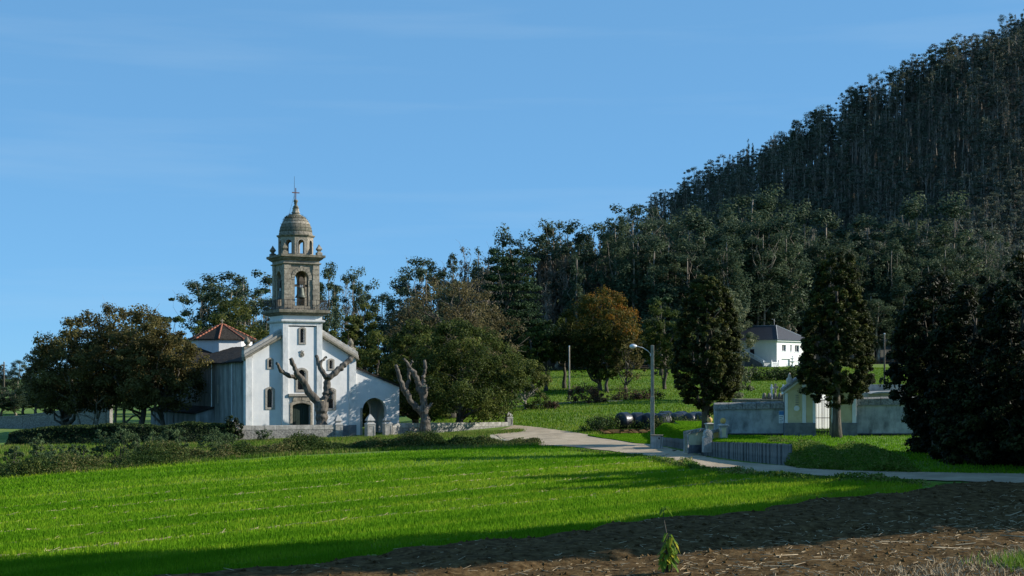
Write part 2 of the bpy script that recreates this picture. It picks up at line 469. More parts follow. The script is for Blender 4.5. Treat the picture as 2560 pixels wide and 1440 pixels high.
# the road: near and far kerb lines traced on the ground
far_px = [(1286, 1064), (1345, 1069), (1420, 1080), (1490, 1091), (1560, 1101), (1640, 1114), (1712, 1131), (1790, 1149), (1880, 1160), (1990, 1168), (2100, 1174), (2250, 1180), (2400, 1183), (2560, 1185), (2760, 1188)]
near_px = [(1225, 1084), (1270, 1101), (1350, 1112), (1430, 1118), (1530, 1129), (1620, 1141), (1690, 1156), (1760, 1169), (1850, 1180), (1960, 1187), (2080, 1193), (2240, 1199), (2400, 1205), (2560, 1212), (2760, 1222)]
far_w = np.array([ghit(*p) for p in far_px]); near_w = np.array([ghit(*p) for p in near_px])
def ribbon(name, A, B, material, lift, nu=160, nv=10, kind='structure', jag=0.0):
    def resample(P, n):
        d = np.concatenate([[0], np.cumsum(np.linalg.norm(np.diff(P[:, :2], axis=0), axis=1))])
        t = np.linspace(0, d[-1], n)
        return np.stack([np.interp(t, d, P[:, 0]), np.interp(t, d, P[:, 1])], 1)
    a, b = resample(A, nu), resample(B, nu)
    if jag:
        a += rng.normal(0, jag, a.shape); b += rng.normal(0, jag, b.shape)
    t = np.linspace(0, 1, nv)[None, :, None]
    Pp = (a[:, None] * (1 - t) + b[:, None] * t).reshape(-1, 2)
    V = np.concatenate([Pp, (terr(Pp[:, 0], Pp[:, 1]) + lift)[:, None]], 1)
    I, J = np.meshgrid(np.arange(nu - 1), np.arange(nv - 1), indexing='ij')
    q = (I * nv + J).ravel()
    o = link(name, raw_mesh(name, V, np.stack([q, q + nv, q + nv + 1, q + 1], 1), smooth=True), material)
    return tag(o, kind=kind)
tag(ribbon('road', far_w, near_w, M['asphalt'], .05, jag=.08), 'narrow pale asphalt lane curving past the church')
yard_a = np.array([ghit(*p) for p in [(860, 1091), (960, 1090), (1060, 1088), (1180, 1086), (1245, 1084), (1330, 1090)]])
yard_b = np.array([ghit(*p) for p in [(850, 1100), (960, 1102), (1060, 1104), (1180, 1106), (1260, 1108), (1400, 1117)]])
tag(ribbon('gravel_path', yard_a, yard_b, M['gravel'], .03, jag=.12), 'gravel apron in front of the churchyard gate')
pa = np.array([ghit(*p) for p in [(1150, 1023), (1250, 1021), (1350, 1013), (1450, 1007), (1560, 1003)]])
pb = pa + np.array([0, 1.6, 0])
tag(ribbon('path', pa, pb, M['path'], .03, 80, 4, jag=.15), 'faint trodden path crossing the meadow')

# cereal field and bare soil, one above the other
def inside_road(x, y):
    k = np.interp(x, near_w[:, 0], near_w[:, 1])
    return y > k - 2.2 - .4 * np.sin(x * 1.3)
V_SOIL, V_TOP = 38.6, 91.5
def patch(name, u0, u1, v0, v1, step, zf, material, cull):
    us = np.arange(u0, u1, step); vv = np.arange(v0, v1, step)
    U, V = np.meshgrid(us, vv)
    x, y = xy_field(U, V)
    Z = zf(x, y)
    P = np.stack([x.ravel(), y.ravel(), Z.ravel()], 1)
    nx, ny = len(us), len(vv)
    I, J = np.meshgrid(np.arange(nx - 1), np.arange(ny - 1))
    a = (J * nx + I).ravel()
    Fc = np.stack([a, a + 1, a + 1 + nx, a + nx], 1)
    keep = ~cull(P[Fc].mean(1)[:, 0], P[Fc].mean(1)[:, 1])
    return tag(link(name, raw_mesh(name, P, Fc[keep], smooth=True), material), kind='structure')
tag(patch('cereal_field', -30, 120, V_SOIL - 1, V_TOP, .8, lambda x, y: terr(x, y) + .03, M['field'], lambda x, y: inside_road(x, y)),
    'bright green field of young cereal with drill lines')

def fbm(x, y, s, seed, octaves=4):
    r = np.random.default_rng(seed)
    z = 0; a = 1
    for _ in range(octaves):
        for _ in range(3):
            th = r.uniform(0, 6.28); ph = r.uniform(0, 6.28)
            z = z + a * np.sin((x * math.cos(th) + y * math.sin(th)) * s + ph)
        s *= 2.1; a *= .55
    return z / 4
def soil_z(x, y):
    u, v = uv_field(x, y)
    edge = sm(V_SOIL + .5, V_SOIL - 1.0, v + .5 * np.sin(u * .7) + .3 * np.sin(u * 2.3))
    clod = fbm(x, y, 3.1, 3, 5) * .045 + fbm(u * .25, v, 1.6, 5, 4) * .06
    rut = -.10 * np.exp(-((v - 33.2) / .35) ** 2) - .10 * np.exp(-((v - 31.2) / .35) ** 2) + .07 * np.exp(-((v - 32.2) / .6) ** 2)
    return terr(x, y) - .02 + edge * (.26 + clod + rut)
patch('soil', -2, 75, 8, V_SOIL + .6, .16, soil_z, M['soil'], lambda x, y: inside_road(x, y) | (y < 24) | (np.abs(x) > y * .45 + 2))
tag(bpy.data.objects['soil'], 'bare brown ploughed soil strewn with corn stubble')

# ------------------------------------------------------------------ leaves, blades and trees
def leaf_geo(C, Nn, Ln, Wd, r):
    n = len(C)
    Nn = Nn / np.maximum(np.linalg.norm(Nn, axis=1, keepdims=True), 1e-6)
    t = np.cross(Nn, r.normal(size=(n, 3)))
    t /= np.maximum(np.linalg.norm(t, axis=1, keepdims=True), 1e-6)
    b = np.cross(Nn, t)
    Ln = np.broadcast_to(Ln, n)[:, None] * .5; Wd = np.broadcast_to(Wd, n)[:, None] * .5
    V = np.stack([C + t * Ln, C + b * Wd - Nn * Ln * .25, C - t * Ln, C - b * Wd - Nn * Ln * .25], 1).reshape(-1, 3)
    return V, np.arange(4 * n).reshape(n, 4)

def crown_cloud(prof, H, Rx, Ry, n_clump, n_leaf, leaf, r, clump_r=.22, flat=.7, inner=.35, layers=0, lump=.18, up=.5, seed_dirs=None):
    """prof: [(t, r)] crown radius over height fraction 0..1; returns leaf mesh data and clump centres"""
    ts = np.array([p[0] for p in prof]); rs = np.array([p[1] for p in prof])
    tt = np.linspace(ts[0], ts[-1], 200); w = np.interp(tt, ts, rs) ** 1.6 + .02
    t = r.choice(tt, n_clump, p=w / w.sum()) + r.uniform(-.01, .01, n_clump)
    if layers:
        t = (np.round(t * layers) + r.normal(0, .08, n_clump)) / layers
    t = np.clip(t, ts[0], ts[-1])
    ang = r.uniform(0, 2 * math.pi, n_clump)
    fr = inner + (1 - inner) * r.uniform(0, 1, n_clump) ** .45
    ph = r.uniform(0, 6.28, 6)
    lm = 1 + lump * (np.sin(3 * ang + ph[0] + 5 * t) + np.sin(5 * ang + ph[1] - 9 * t) + np.sin(2 * ang + 13 * t + ph[2])) / 1.8
    rad = np.interp(t, ts, rs) * fr * lm
    C = np.stack([Rx * rad * np.cos(ang), Ry * rad * np.sin(ang), t * H], 1)
    per = np.maximum(1, r.poisson(n_leaf / n_clump, n_clump))
    idx = np.repeat(np.arange(n_clump), per)
    cr = (Rx + Ry) / 2 * clump_r * r.uniform(.55, 1.3, n_clump)
    off = r.normal(size=(len(idx), 3)); off /= np.linalg.norm(off, axis=1, keepdims=True)
    off *= (r.uniform(0, 1, len(idx)) ** .42)[:, None]
    off *= np.stack([cr[idx], cr[idx], cr[idx] * flat], 1)
    P = C[idx] + off
    Nn = off / np.maximum(cr[idx][:, None], .01) + np.array([0, 0, up]) + r.normal(0, .45, (len(idx), 3))
    ln = leaf * r.uniform(.6, 1.35, len(idx))
    V, Fc = leaf_geo(P, Nn, ln, ln * r.uniform(.45, .75, len(idx)), r)
    tone = np.clip(r.uniform(.0, 1.0, n_clump)[idx] * .6 + r.uniform(0, 1, len(idx)) * .4, 0, 1)
    return V, Fc, tone, C

def wobble(p0, p1, r, amp, n=5):
    p0, p1 = np.array(p0, float), np.array(p1, float)
    t = np.linspace(0, 1, n)[:, None]
    P = p0 * (1 - t) + p1 * t
    d = np.linalg.norm(p1 - p0)
    P[1:-1] += r.normal(0, amp * d, (n - 2, 3))
    return P

def trunk_mesh(name, H, t_top, r0, C, r, n_limb=12, lean=(0, 0), sides=7, taper=.25, stems=1, twig=0, limb_from=.45, kink=.02, low=0.0):
    mb = MB()
    tops = []
    for s in range(stems):
        off = np.array([r.normal(0, 1), r.normal(0, 1), 0]) * (0 if stems == 1 else r0 * 2.2)
        top = np.array([lean[0] * H, lean[1] * H, t_top * H]) + off * 3.5
        P = wobble(off * .6 + np.array([0, 0, -.3]), top, r, kink, 8)
        rad = r0 * (1 if stems == 1 else .7) * np.linspace(1, taper, 8) * np.array([1.35, 1.05] + [1] * 6)
        mb.tube(P, rad, sides); tops.append((P, rad))
    pick = r.permutation(len(C))[:n_limb]
    for c in C[pick]:
        P, rad = tops[int(r.integers(len(tops)))]
        k = limb_from + (1 - limb_from) * np.clip(c[2] / (H * 1.05), 0, 1) * .75
        k = np.clip(k + r.normal(0, .06) - .12, low, .97)
        j = k * 7; j0 = int(j); f = j - j0
        s0 = P[j0] * (1 - f) + P[min(j0 + 1, 7)] * f
        if s0[2] > c[2] - .02 * H:
            s0 = s0.copy(); j0 = max(1, j0 - 2); s0 = P[j0]
        Q = wobble(s0, c, r, .07, 5)
        rr = rad[j0] * r.uniform(.35, .6)
        mb.tube(Q, np.linspace(rr, max(.015, rr * .22), 5), 5)
        for _ in range(twig):
            q = Q[int(r.integers(2, 5))]
            e = q + (c - s0) * r.uniform(.1, .3) + r.normal(0, .12 * np.linalg.norm(c - s0), 3)
            mb.tube(wobble(q, e, r, .08, 3), [rr * .28, rr * .2, rr * .08], 4)
    return mb.mesh(name, True)

def tree(name, label, px, D, top_py, half_px, prof, leaf_m, bark_m, seed, n_clump=150, n_leaf=9000, leaf=.28, r0=.25, t_trunk=.7, group=None, base=None, ry=None, n_limb=14, cat='tree', x=None, loc=None, H=None, Rw=None, **kw):
    """one tree placed by column, distance, top row and half width"""
    r = np.random.default_rng(seed)
    if loc is None:
        X = (px - CX) / F * D if x is None else x
        z0 = gz(X, D) if base is None else base
        H = CZ + (HY - top_py) / F * D - z0
        Rw = half_px / F * D
    else:
        X, D, z0 = loc
    tone_fn = kw.pop('tone_fn', None)
    ck = {k: kw.pop(k) for k in ('clump_r', 'flat', 'inner', 'layers', 'lump', 'up') if k in kw}
    V, Fc, tone, C = crown_cloud(prof, H, Rw, Rw * (ry or 1), n_clump, n_leaf, leaf, r, **ck)
    if tone_fn is not None:
        cc = V.reshape(-1, 4, 3).mean(1); tone = np.clip(tone_fn(cc[:, 0] / Rw, cc[:, 2] / H, tone), 0, 1)
    root = empty(name, (X, D, z0), 0, label, cat, group)
    link('trunk', trunk_mesh('trunk', H, t_trunk, r0, C, r, n_limb, **kw), bark_m, root)
    link('crown', raw_mesh('crown', V, Fc, tone), leaf_m, root)
    return root

def copy_tree(src, loc, sxy, sz, rz, label=None, group=None):
    c = src.copy(); COL.objects.link(c)
    c.location = loc; c.scale = (sxy, sxy, sz); c.rotation_euler = (0, 0, rz)
    if label: c['label'] = label
    if group: c['group'] = group
    for ch in src.children:
        d = ch.copy(); COL.objects.link(d); d.parent = c
    return c

ROUND = [(.16, .35), (.28, .78), (.45, 1.0), (.65, .95), (.82, .72), (.94, .38), (1, .12)]
WIDE = [(.12, .45), (.22, .85), (.4, 1.0), (.6, .98), (.78, .8), (.92, .45), (1, .12)]
LOWR = [(.03, .55), (.12, .9), (.35, 1.0), (.6, .92), (.8, .66), (.94, .34), (1, .1)]
EGG = [(.10, .25), (.17, .62), (.30, .98), (.45, 1.0), (.62, .86), (.8, .6), (.93, .42), (1, .15)]

# ------------------------------------------------------------------ church
PHI = R(28)
CO = at(615, 943, 133.0); CO[2] = 0
cP, sP = math.cos(PHI), math.sin(PHI)
def cu(px, w=0.0):
    a = (px - CX) / F
    return (a * (CO[1] + w * cP) - CO[0] + w * sP) / (cP - a * sP)
def cz(py, u, w=0.0):
    return CZ + (HY - py) / F * (CO[1] + u * sP + w * cP)
def cw(px, u):          # depth on a line of constant u
    a = (px - CX) / F
    return (a * (CO[1] + u * sP) - CO[0] - u * cP) / (-sP - a * cP)
def c_world(u, w, z):
    return (CO[0] + u * cP - w * sP, CO[1] + u * sP + w * cP, z)

church = empty('church', tuple(CO), PHI, 'small whitewashed country church with a domed granite bell tower', 'church')
FW = cu(888)                      # facade width
TU0, TU1 = cu(707, -.5), cu(806, -.5)
TW0, TW1 = -.5, -.5 + (TU1 - TU0)
TC = ((TU0 + TU1) / 2, (TW0 + TW1) / 2)
BASE = -.7

def window(wall_w, px0, px1, py0, py1, rise, fw, parent, depth=.32, bars=True, ref_w=None):
    """stone surround, dark glazing and bars set into an opening; returns the opening outline"""
    w = wall_w
    u0, u1 = cu(px0, w), cu(px1, w)
    z1, z0 = cz(py0, u0, w), cz(py1, u0, w)
    hole = arch(u0 + fw, u1 - fw, z0 + fw, z1 - fw * .9, rise)
    ring = arch(u0, u1, z0, z1, rise)
    root = MB().plate(ring, [hole], w - .07, w + .04).build('window', M['granite_frame'], parent, bevel=.015)
    MB().box(u0 + fw - .02, u1 - fw + .02, w + depth, w + depth + .03, z0 + fw - .02, z1 - .02).build('pane', M['glass'], root)
    if bars:
        mb = MB()
        n = max(1, int((u1 - u0 - 2 * fw) / .28))
        for i in range(1, n + 1):
            x = u0 + fw + (u1 - u0 - 2 * fw) * i / (n + 1)
            mb.box(x - .015, x + .015, w + depth - .05, w + depth - .02, z0 + fw, z1 - fw)
        m = max(2, int((z1 - z0 - 2 * fw) / .35))
        for i in range(1, m):
            z = z0 + fw + (z1 - z0 - 2 * fw) * i / m
            mb.box(u0 + fw, u1 - fw, w + depth - .08, w + depth - .052, z - .015, z + .015)
        mb.build('glazing_bar', M['dark_iron'], root)
    return hole

zE = cz(895, 0); slope = (cz(841, cu(707)) - zE) / cu(707)
zA = zE + slope * FW / 2
fh = []
fh.append(window(0, 667, 684, 894, 923, .14, .17, church))
fh.append(window(0, 662.5, 687, 967, 1024, .22, .2, church))
fh.append(window(0, 819, 836, 896, 926, .14, .17, church))
fh.append(window(0, 815.5, 840, 969, 1026, .22, .2, church))
facade = MB().plate([(0, BASE), (FW, BASE), (FW, zE), (FW / 2, zA), (0, zE)], fh, 0, .55).build('facade_wall', M['plaster'], church)
MB().box(-.06, cu(630), -.09, .62, BASE, zE + .02).build('corner_pilaster', M['plaster_pier'], church, bevel=.02)
MB().box(cu(872), FW + .06, -.09, .62, BASE, zE + .02).build('corner_pilaster', M['plaster_pier'], church, bevel=.02)
MB().box(cu(872) - .02, FW + .09, -.13, .3, BASE, cz(1062, FW)).build('plinth', M['cem_grey'], church, bevel=.02)
MB().box(TU1 + .05, cu(872) - .05, -.03, .3, BASE, cz(1064, 9)).build('plinth', M['cem_grey'], church)
# raking cornice and coping on each side of the tower
for sgn, ua, ub in ((1, -.25, TU0 + .1), (-1, FW + .25, TU1 - .1)):
    def zr(u):
        return zE + slope * (u if sgn > 0 else FW - u)
    prof = [(-.42, .30, -.02, .20), (-.28, .62, .20, .48), (-.12, .60, .48, .80)]
    for k, (w0, w1, a, b) in enumerate(prof):
        V = []
        for u in (ua, ub):
            for w, dz in ((w0, a), (w1, a), (w1, b), (w0, b)):
                V.append((u, w, zr(u) + dz))
        MB().add(V, [(0, 1, 2, 3), (7, 6, 5, 4), (0, 4, 5, 1), (1, 5, 6, 2), (2, 6, 7, 3), (3, 7, 4, 0)]).build(
            ('raking_cornice', 'raking_moulding', 'gable_coping')[k], (M['granite_dark'], M['granite_frame'], M['concrete'])[k], church, bevel=.03)
    # pinnacle on the corner
    uc = cu(621) if sgn > 0 else cu(880)
    zb = zE + .1
    MB().box(uc - .42, uc + .42, .0, .75, zb - .35, zb + .95).build('pinnacle_pedestal', M['granite'], church, bevel=.03)
    MB().lathe((uc, .37, zb + .95), [(.34, 0), (.34, .08), (.16, .14), (.14, .2), (.29, .36), (.31, .46), (.22, .66), (.10, .84), (.02, .95)], 12).build('pinnacle', M['granite_dark'], church, True)

# nave and crossing behind
NL = 23.0
zNE, zNR = cz(905, 0, 4), 8.7
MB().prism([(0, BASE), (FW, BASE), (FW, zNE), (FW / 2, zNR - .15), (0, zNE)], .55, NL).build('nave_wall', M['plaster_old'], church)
for side in (0, 1):
    u_e, u_r = (-.35, FW / 2) if side == 0 else (FW + .35, FW / 2)
    ze = zNE - .35 * (zNR - zNE) / (FW / 2) + .04
    nw, nu_ = 46, 12
    V = []; Fs = []
    r = np.random.default_rng(11 + side)
    for i in range(nu_ + 1):
        for j in range(nw + 1):
            t = i / nu_
            jit = r.normal(0, .018)
            V.append((u_e + (u_r - u_e) * t, .56 + (NL - .56) * j / nw, ze + (zNR - ze) * t + jit + .05 * math.sin(j * .35) * (1 - t)))
    n = nw + 1
    for i in range(nu_):
        for j in range(nw):
            a = i * n + j
            Fs.append((a, a + 1, a + 1 + n, a + n))
    o = MB().add(V, Fs).build('nave_roof', M['roof'], church)
    s = o.modifiers.new('thick', 'SOLIDIFY'); s.thickness = .14; s.offset = 0
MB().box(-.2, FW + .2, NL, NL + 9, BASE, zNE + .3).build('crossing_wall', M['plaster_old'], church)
MB().lathe((FW / 2, NL + 4.5, zNE + .3), [(FW / 2 + .5, 0), (FW / 2 + .5, .12), (3.0, 1.6)], 4).build('crossing_roof', M['roof'], church)
for px, a, b in ((460, 966, 1012), (545, 962, 1008), (427, 985, 1000)):
    w_ = cw(px, 0)
    z1, z0 = cz(a, 0, w_), cz(b, 0, w_)
    MB().box(-.05, .06, w_ - .22, w_ + .22, z0, z1).build('blind_niche', M['granite_frame'], church)
for px in (531, 582):
    w_ = cw(px, 0)
    MB().tube([(-.08, w_, BASE), (-.08, w_, zNE - .05)], .06, 6).build('drainpipe', M['lamp_metal'], church)

# octagonal drum over the crossing
DC = (5.3, 25.6)
dpx = CO[1] + DC[0] * sP + DC[1] * cP
zd0, zd1, zd2 = 7.0, CZ + (HY - 850) / F * dpx, CZ + (HY - 811) / F * dpx
MB().lathe((DC[0], DC[1], 0), [(3.05, zd0), (3.05, zd1)], 8).build('drum_wall', M['plaster'], church)
droof = MB().lathe((DC[0], DC[1], 0), [(3.35, zd1 - .06), (3.35, zd1 + .05), (.12, zd2)], 8).build('drum_roof', M['roof'], church)
for i in range(8):
    a = (i + .5) * math.pi / 4
    k = 1 / math.cos(math.pi / 8)
    p0 = np.array([DC[0] + 3.38 * k * math.cos(a), DC[1] + 3.38 * k * math.sin(a), zd1 + .07])
    p1 = np.array([DC[0] + .12 * math.cos(a), DC[1] + .12 * math.sin(a), zd2 + .04])
    for j in range(9):
        q0, q1 = p0 + (p1 - p0) * j / 9, p0 + (p1 - p0) * (j + .97) / 9
        MB().tube([q0, q1], [.10, .085], 6).build('ridge_tile', M['tile_red'], droof, True)
MB().box(DC[0] - .04, DC[0] + .04, DC[1] - .04, DC[1] + .04, zd2 - .1, zd2 + .62).box(DC[0] - .2, DC[0] + .2, DC[1] - .03, DC[1] + .03, zd2 + .36, zd2 + .44).build('roof_cross', M['granite'], church)

# low annex against the nave side
wa0, wa1 = 10.5, 29.0
za1, za0 = cz(1019, 0, wa0), cz(1032, -1.8, wa0)
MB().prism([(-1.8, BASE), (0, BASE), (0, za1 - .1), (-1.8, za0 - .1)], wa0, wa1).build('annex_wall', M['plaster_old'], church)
MB().prism([(-2.05, za0 - .16), (.02, za1 - .05), (.02, za1 + .1), (-2.05, za0 + .0)], wa0 - .12, wa1).build('annex_roof', M['roof'], church)
for px in (409, 388, 434):
    w_ = cw(px, -1.8)
    MB().box(-1.85, -1.7, w_ - .12, w_ + .12, .7, 1.5).build('annex_slit', M['glass'], church)

# porch on the right
PU0, PU1 = cu(889.5, .25), cu(998, .25)
PW0, PW1 = .25, 5.4
zp0, zp1 = cz(921, PU0, PW0), cz(967, PU1, PW0)
a0, a1 = cu(906, PW0), cu(966, PW0)
ah = arch(a0, a1, BASE, cz(995, a0, PW0), (a1 - a0) / 2, 18)
ah[0] = (a0, BASE + .05); ah[1] = (a1, BASE + .05)
outer = [(PU0, BASE), (PU1, BASE), (PU1, zp1), (PU0, zp0)]
MB().plate(outer, [ah], PW0, PW0 + .6).build('porch_wall', M['plaster'], church)
MB().plate(outer, [[(x + .3, z) for x, z in ah]], PW1 - .5, PW1).build('porch_wall', M['plaster'], church)
sh = [(y, z) for y, z in arch(1.6, 4.3, BASE + .05, 2.4, 1.35, 12)]
T = Matrix.Translation((PU1, 0, 0)) @ Matrix.Rotation(R(90), 4, 'Z')
MB().plate([(PW0 + .6, BASE), (PW1 - .5, BASE), (PW1 - .5, zp1), (PW0 + .6, zp1)], [sh], 0, .5, T).build('porch_wall', M['plaster'], church)
MB().prism([(PU0, zp0 - .02), (PU1 + .25, zp1 - .13), (PU1 + .25, zp1 + .05), (PU0, zp0 + .16)], PW0 - .2, PW1 + .2).build('porch_roof', M['roof'], church)
ring = arch(a0 - .22, a1 + .22, BASE + .05, cz(995, a0, PW0) + .22, (a1 - a0) / 2 + .22, 18)
MB().box(a0 - .22, a0 - .002, PW0 - .03, PW0 + .3, BASE, cz(1020, a0, PW0)).build('porch_jamb', M['granite_frame'], church)

# tower shaft
zT = cz(806, TU0, TW0)
th = []
th.append(window(TW0 + .12, 746, 765, 817, 861, .16, .17, church))
th.append(window(TW0 + .12, 738.5, 770, 919, 980, .36, .22, church))
du0, du1 = cu(731.5, TW0), cu(776, TW0)
door_hole = arch(du0, du1, BASE + .05, cz(1008, du0, TW0), .22)
th.append(door_hole)
MB().plate([(TU0 + .3, BASE), (TU1 - .3, BASE), (TU1 - .3, zT - .4), (TU0 + .3, zT - .4)], th, TW0 + .12, TW0 + .6).build('tower_front', M['plaster'], church)
MB().box(TU0 + .06, TU1 - .06, TW0 + .6, TW1 - .06, BASE, zT + .1).build('tower_shaft', M['plaster'], church)
pw = cu(721.5, TW0) - TU0
for (ua, ub) in ((TU0, TU0 + pw), (TU1 - pw, TU1)):
    for (wa, wb) in ((TW0, TW0 + .7), (TW1 - .7, TW1)):
        MB().box(ua, ub, wa, wb, BASE, zT - .02).build('tower_pilaster', M['plaster_pier'], church, bevel=.02)
zf = cz(812, TU0, TW0)
MB().box(TU0 + pw, TU1 - pw, TW0 + .01, TW0 + .4, zf - .05, zT - .02).build('tower_frieze', M['plaster_pier'], church, bevel=.02)
MB().box(TU0 + .01, TU0 + .4, TW0 + .7, TW1 - .7, zf - .05, zT - .02).build('tower_frieze', M['plaster_pier'], church, bevel=.02)
half = (TU1 - TU0) / 2
z2 = cz(788, TU0, TW0)
MB().lathe((TC[0], TC[1], 0), [(half + .03, zT - .03), (half + .20, zT + .10), (half + .22, zT + .24), (half + .04, zT + .30)], 4).build('tower_cornice', M['plaster_pier'], church, bevel=.015)
MB().lathe((TC[0], TC[1], 0), [(half - .02, zT + .28), (half - .02, z2 + .02)], 4).build('tower_band', M['plaster'], church)
z3 = cz(773.5, TU0, TW0)
hs = half + .56
MB().lathe((TC[0], TC[1], 0), [(half + .05, z2), (half + .32, z2 + .12), (half + .36, z2 + .2), (hs, z2 + .28), (hs, z3)], 4).build('balcony_slab', M['granite_dark'], church, bevel=.02)
# shelf, lintel and door
dz = cz(1008, du0, TW0)
MB().box(cu(720, TW0) + .02, cu(790, TW0), TW0 - .16, TW0 + .2, cz(991, TU0, TW0), cz(984.5, TU0, TW0)).build('door_hood', M['granite_frame'], church, bevel=.02)
fr = MB().plate(arch(du0 - .24, du1 + .24, BASE, dz + .3, .32), [arch(du0, du1, BASE + .06, dz, .22)], TW0 - .02, TW0 + .3).build('door_surround', M['granite'], church, bevel=.02)
kx = (du0 + du1) / 2
MB().prism([(kx - .9, dz + .12), (kx - .03, dz + .26), (kx - .03, dz + .62), (kx - .8, dz + .55)], TW0 - .05, TW0 + .2).build('lintel_stone', M['granite'], fr, bevel=.02)
MB().prism([(kx + .03, dz + .26), (kx + .9, dz + .12), (kx + .8, dz + .55), (kx + .03, dz + .62)], TW0 - .05, TW0 + .2).build('lintel_stone', M['granite'], fr, bevel=.02)
door = MB().box(du0 - .05, du1 + .05, TW0 + .42, TW0 + .5, BASE, dz + .05).build('door', M['door_green'], church)
for i in range(8):
    x0 = du0 + (du1 - du0) * i / 8
    MB().box(x0 + .015, x0 + (du1 - du0) / 8 - .015, TW0 + .385, TW0 + .419, BASE, dz + .02).build('plank', M['door_green'], door)
# carved crest on the tower front
ex, ez = cu(755, TW0 + .1), cz(886, TU0, TW0)
cre = MB().lathe((0, 0, 0), [(.24, 0), (.24, .05), (.17, .06), (.17, .03)], 16, T=Matrix.Translation((ex, TW0 + .12, ez)) @ Matrix.Rotation(R(90), 4, 'X')).build('crest', M['granite_frame'], church)
MB().prism([(ex - .13, ez + .2), (ex - .18, ez + .36), (ex - .07, ez + .28), (ex, ez + .42), (ex + .07, ez + .28), (ex + .18, ez + .36), (ex + .13, ez + .2)], TW0 + .02, TW0 + .11).build('crest_crown', M['granite_frame'], cre)
MB().prism([(ex - .1, ez + .1), (ex + .1, ez + .1), (ex + .09, ez - .05), (ex, ez - .16), (ex - .09, ez - .05)], TW0 + .03, TW0 + .10).build('crest_shield', M['granite_dark'], cre)

# balcony railing
for k in range(4):
    T = Matrix.Translation((TC[0], TC[1], z3)) @ Matrix.Rotation(k * math.pi / 2, 4, 'Z')
    mb = MB()
    e = hs - .12
    for i in range(33):
        x = -e + 2 * e * i / 32
        w_ = .022 if i % 8 == 0 else .011
        mb.box(x - w_, x + w_, -e - w_, -e + w_, 0, .93 if i % 8 else 1.0, T)
    mb.box(-e, e, -e - .02, -e + .02, .9, .94, T).box(-e, e, -e - .015, -e + .015, .10, .13, T)
    mb.build('railing', M['dark_iron'], church)

# belfry: block piers, arched walls, entablature
bh = (cu(800, TW0) - cu(712, TW0)) / 2 + .02
bw0 = TC[1] - bh
zb0, zb1 = z3, cz(659, TU0, bw0)
pw2 = .72
rows = 9
for (sx, sy) in ((-1, -1), (1, -1), (-1, 1), (1, 1)):
    for k in range(rows):
        h = (zb1 - zb0) / rows
        g = .012
        d1, d2 = rng.uniform(-.012, .012, 2)
        w1 = pw2 if k % 2 else pw2 * .93
        x0, x1 = sorted((TC[0] + sx * (bh + d1), TC[0] + sx * (bh - w1)))
        y0, y1 = sorted((TC[1] + sy * (bh + d2), TC[1] + sy * (bh - w1)))
        MB().box(x0, x1, y0, y1, zb0 + k * h + g, zb0 + (k + 1) * h - g).build('stone_block', M['granite'], church, bevel=.015)
    MB().box(*sorted((TC[0] + sx * (bh - .03), TC[0] + sx * (bh - pw2 * .9))), *sorted((TC[1] + sy * (bh - .03), TC[1] + sy * (bh - pw2 * .9))), zb0, zb1).build('pier_core', M['granite_dark'], church)
ao = (cu(773, bw0) - cu(739, bw0)) / 2
zo0, zo1 = cz(764, TU0, bw0), cz(675, TU0, bw0)
for k in range(4):
    T = Matrix.Translation((TC[0], TC[1], 0)) @ Matrix.Rotation(k * math.pi / 2, 4, 'Z')
    e = bh - pw2 * .93
    hole = arch(-ao, ao, zo0, zo1, ao, 16)
    MB().plate([(-e, zb0), (e, zb0), (e, zb1), (-e, zb1)], [hole], -bh + .12, -bh + .62, T).build('belfry_wall', M['granite'], church)
    rr = arch(-ao - .26, ao + .26, zo0 + .9, zo1 + .26, ao + .26, 16)
    r2 = arch(-ao - .002, ao + .002, zo0 + .9, zo1 + .002, ao, 16)
    mbr = MB()
    n = 9
    for i in range(n):      # voussoirs of the arch
        aa, ab = math.pi * i / n + .025, math.pi * (i + 1) / n - .025
        zc_ = zo1 - ao
        pts = [((ao + .005) * math.cos(t), zc_ + (ao + .005) * math.sin(t)) for t in (aa, (aa + ab) / 2, ab)] + [((ao + (.34 if i != 4 else .5)) * math.cos(t), zc_ + (ao + (.34 if i != 4 else .5)) * math.sin(t)) for t in (ab, (aa + ab) / 2, aa)]
        MB().prism(pts, -bh + .06, -bh + .3, T).build('arch_stone', M['granite'], church)
    for sx in (-1, 1):
        MB().box(*sorted((sx * (ao + .01), sx * (ao + .34))), -bh + .07, -bh + .3, zo1 - ao - .16, zo1 - ao - .01, T).build('impost', M['granite_frame'], church)
    MB().box(-ao, ao, -bh + .2, -bh + .4, zb0, zb0 + .42, T).build('sill_block', M['granite_dark'], church)
z5, z6, z7 = zb1, cz(648, TU0, bw0), cz(635, TU0, bw0)
MB().lathe((TC[0], TC[1], 0), [(bh + .02, z5), (bh + .12, z5 + .06), (bh + .14, z5 + .14), (bh + .01, z5 + .18)], 4).build('belfry_moulding', M['granite'], church, bevel=.01)
MB().lathe((TC[0], TC[1], 0), [(bh - .01, z5 + .16), (bh - .01, z6)], 4).build('frieze', M['granite'], church)
hc = bh + .44
MB().lathe((TC[0], TC[1], 0), [(bh + .03, z6 - .04), (bh + .22, z6 + .1), (bh + .26, z6 + .18), (hc, z6 + .28), (hc, z7)], 4).build('belfry_cornice', M['granite_dark'], church, bevel=.015)
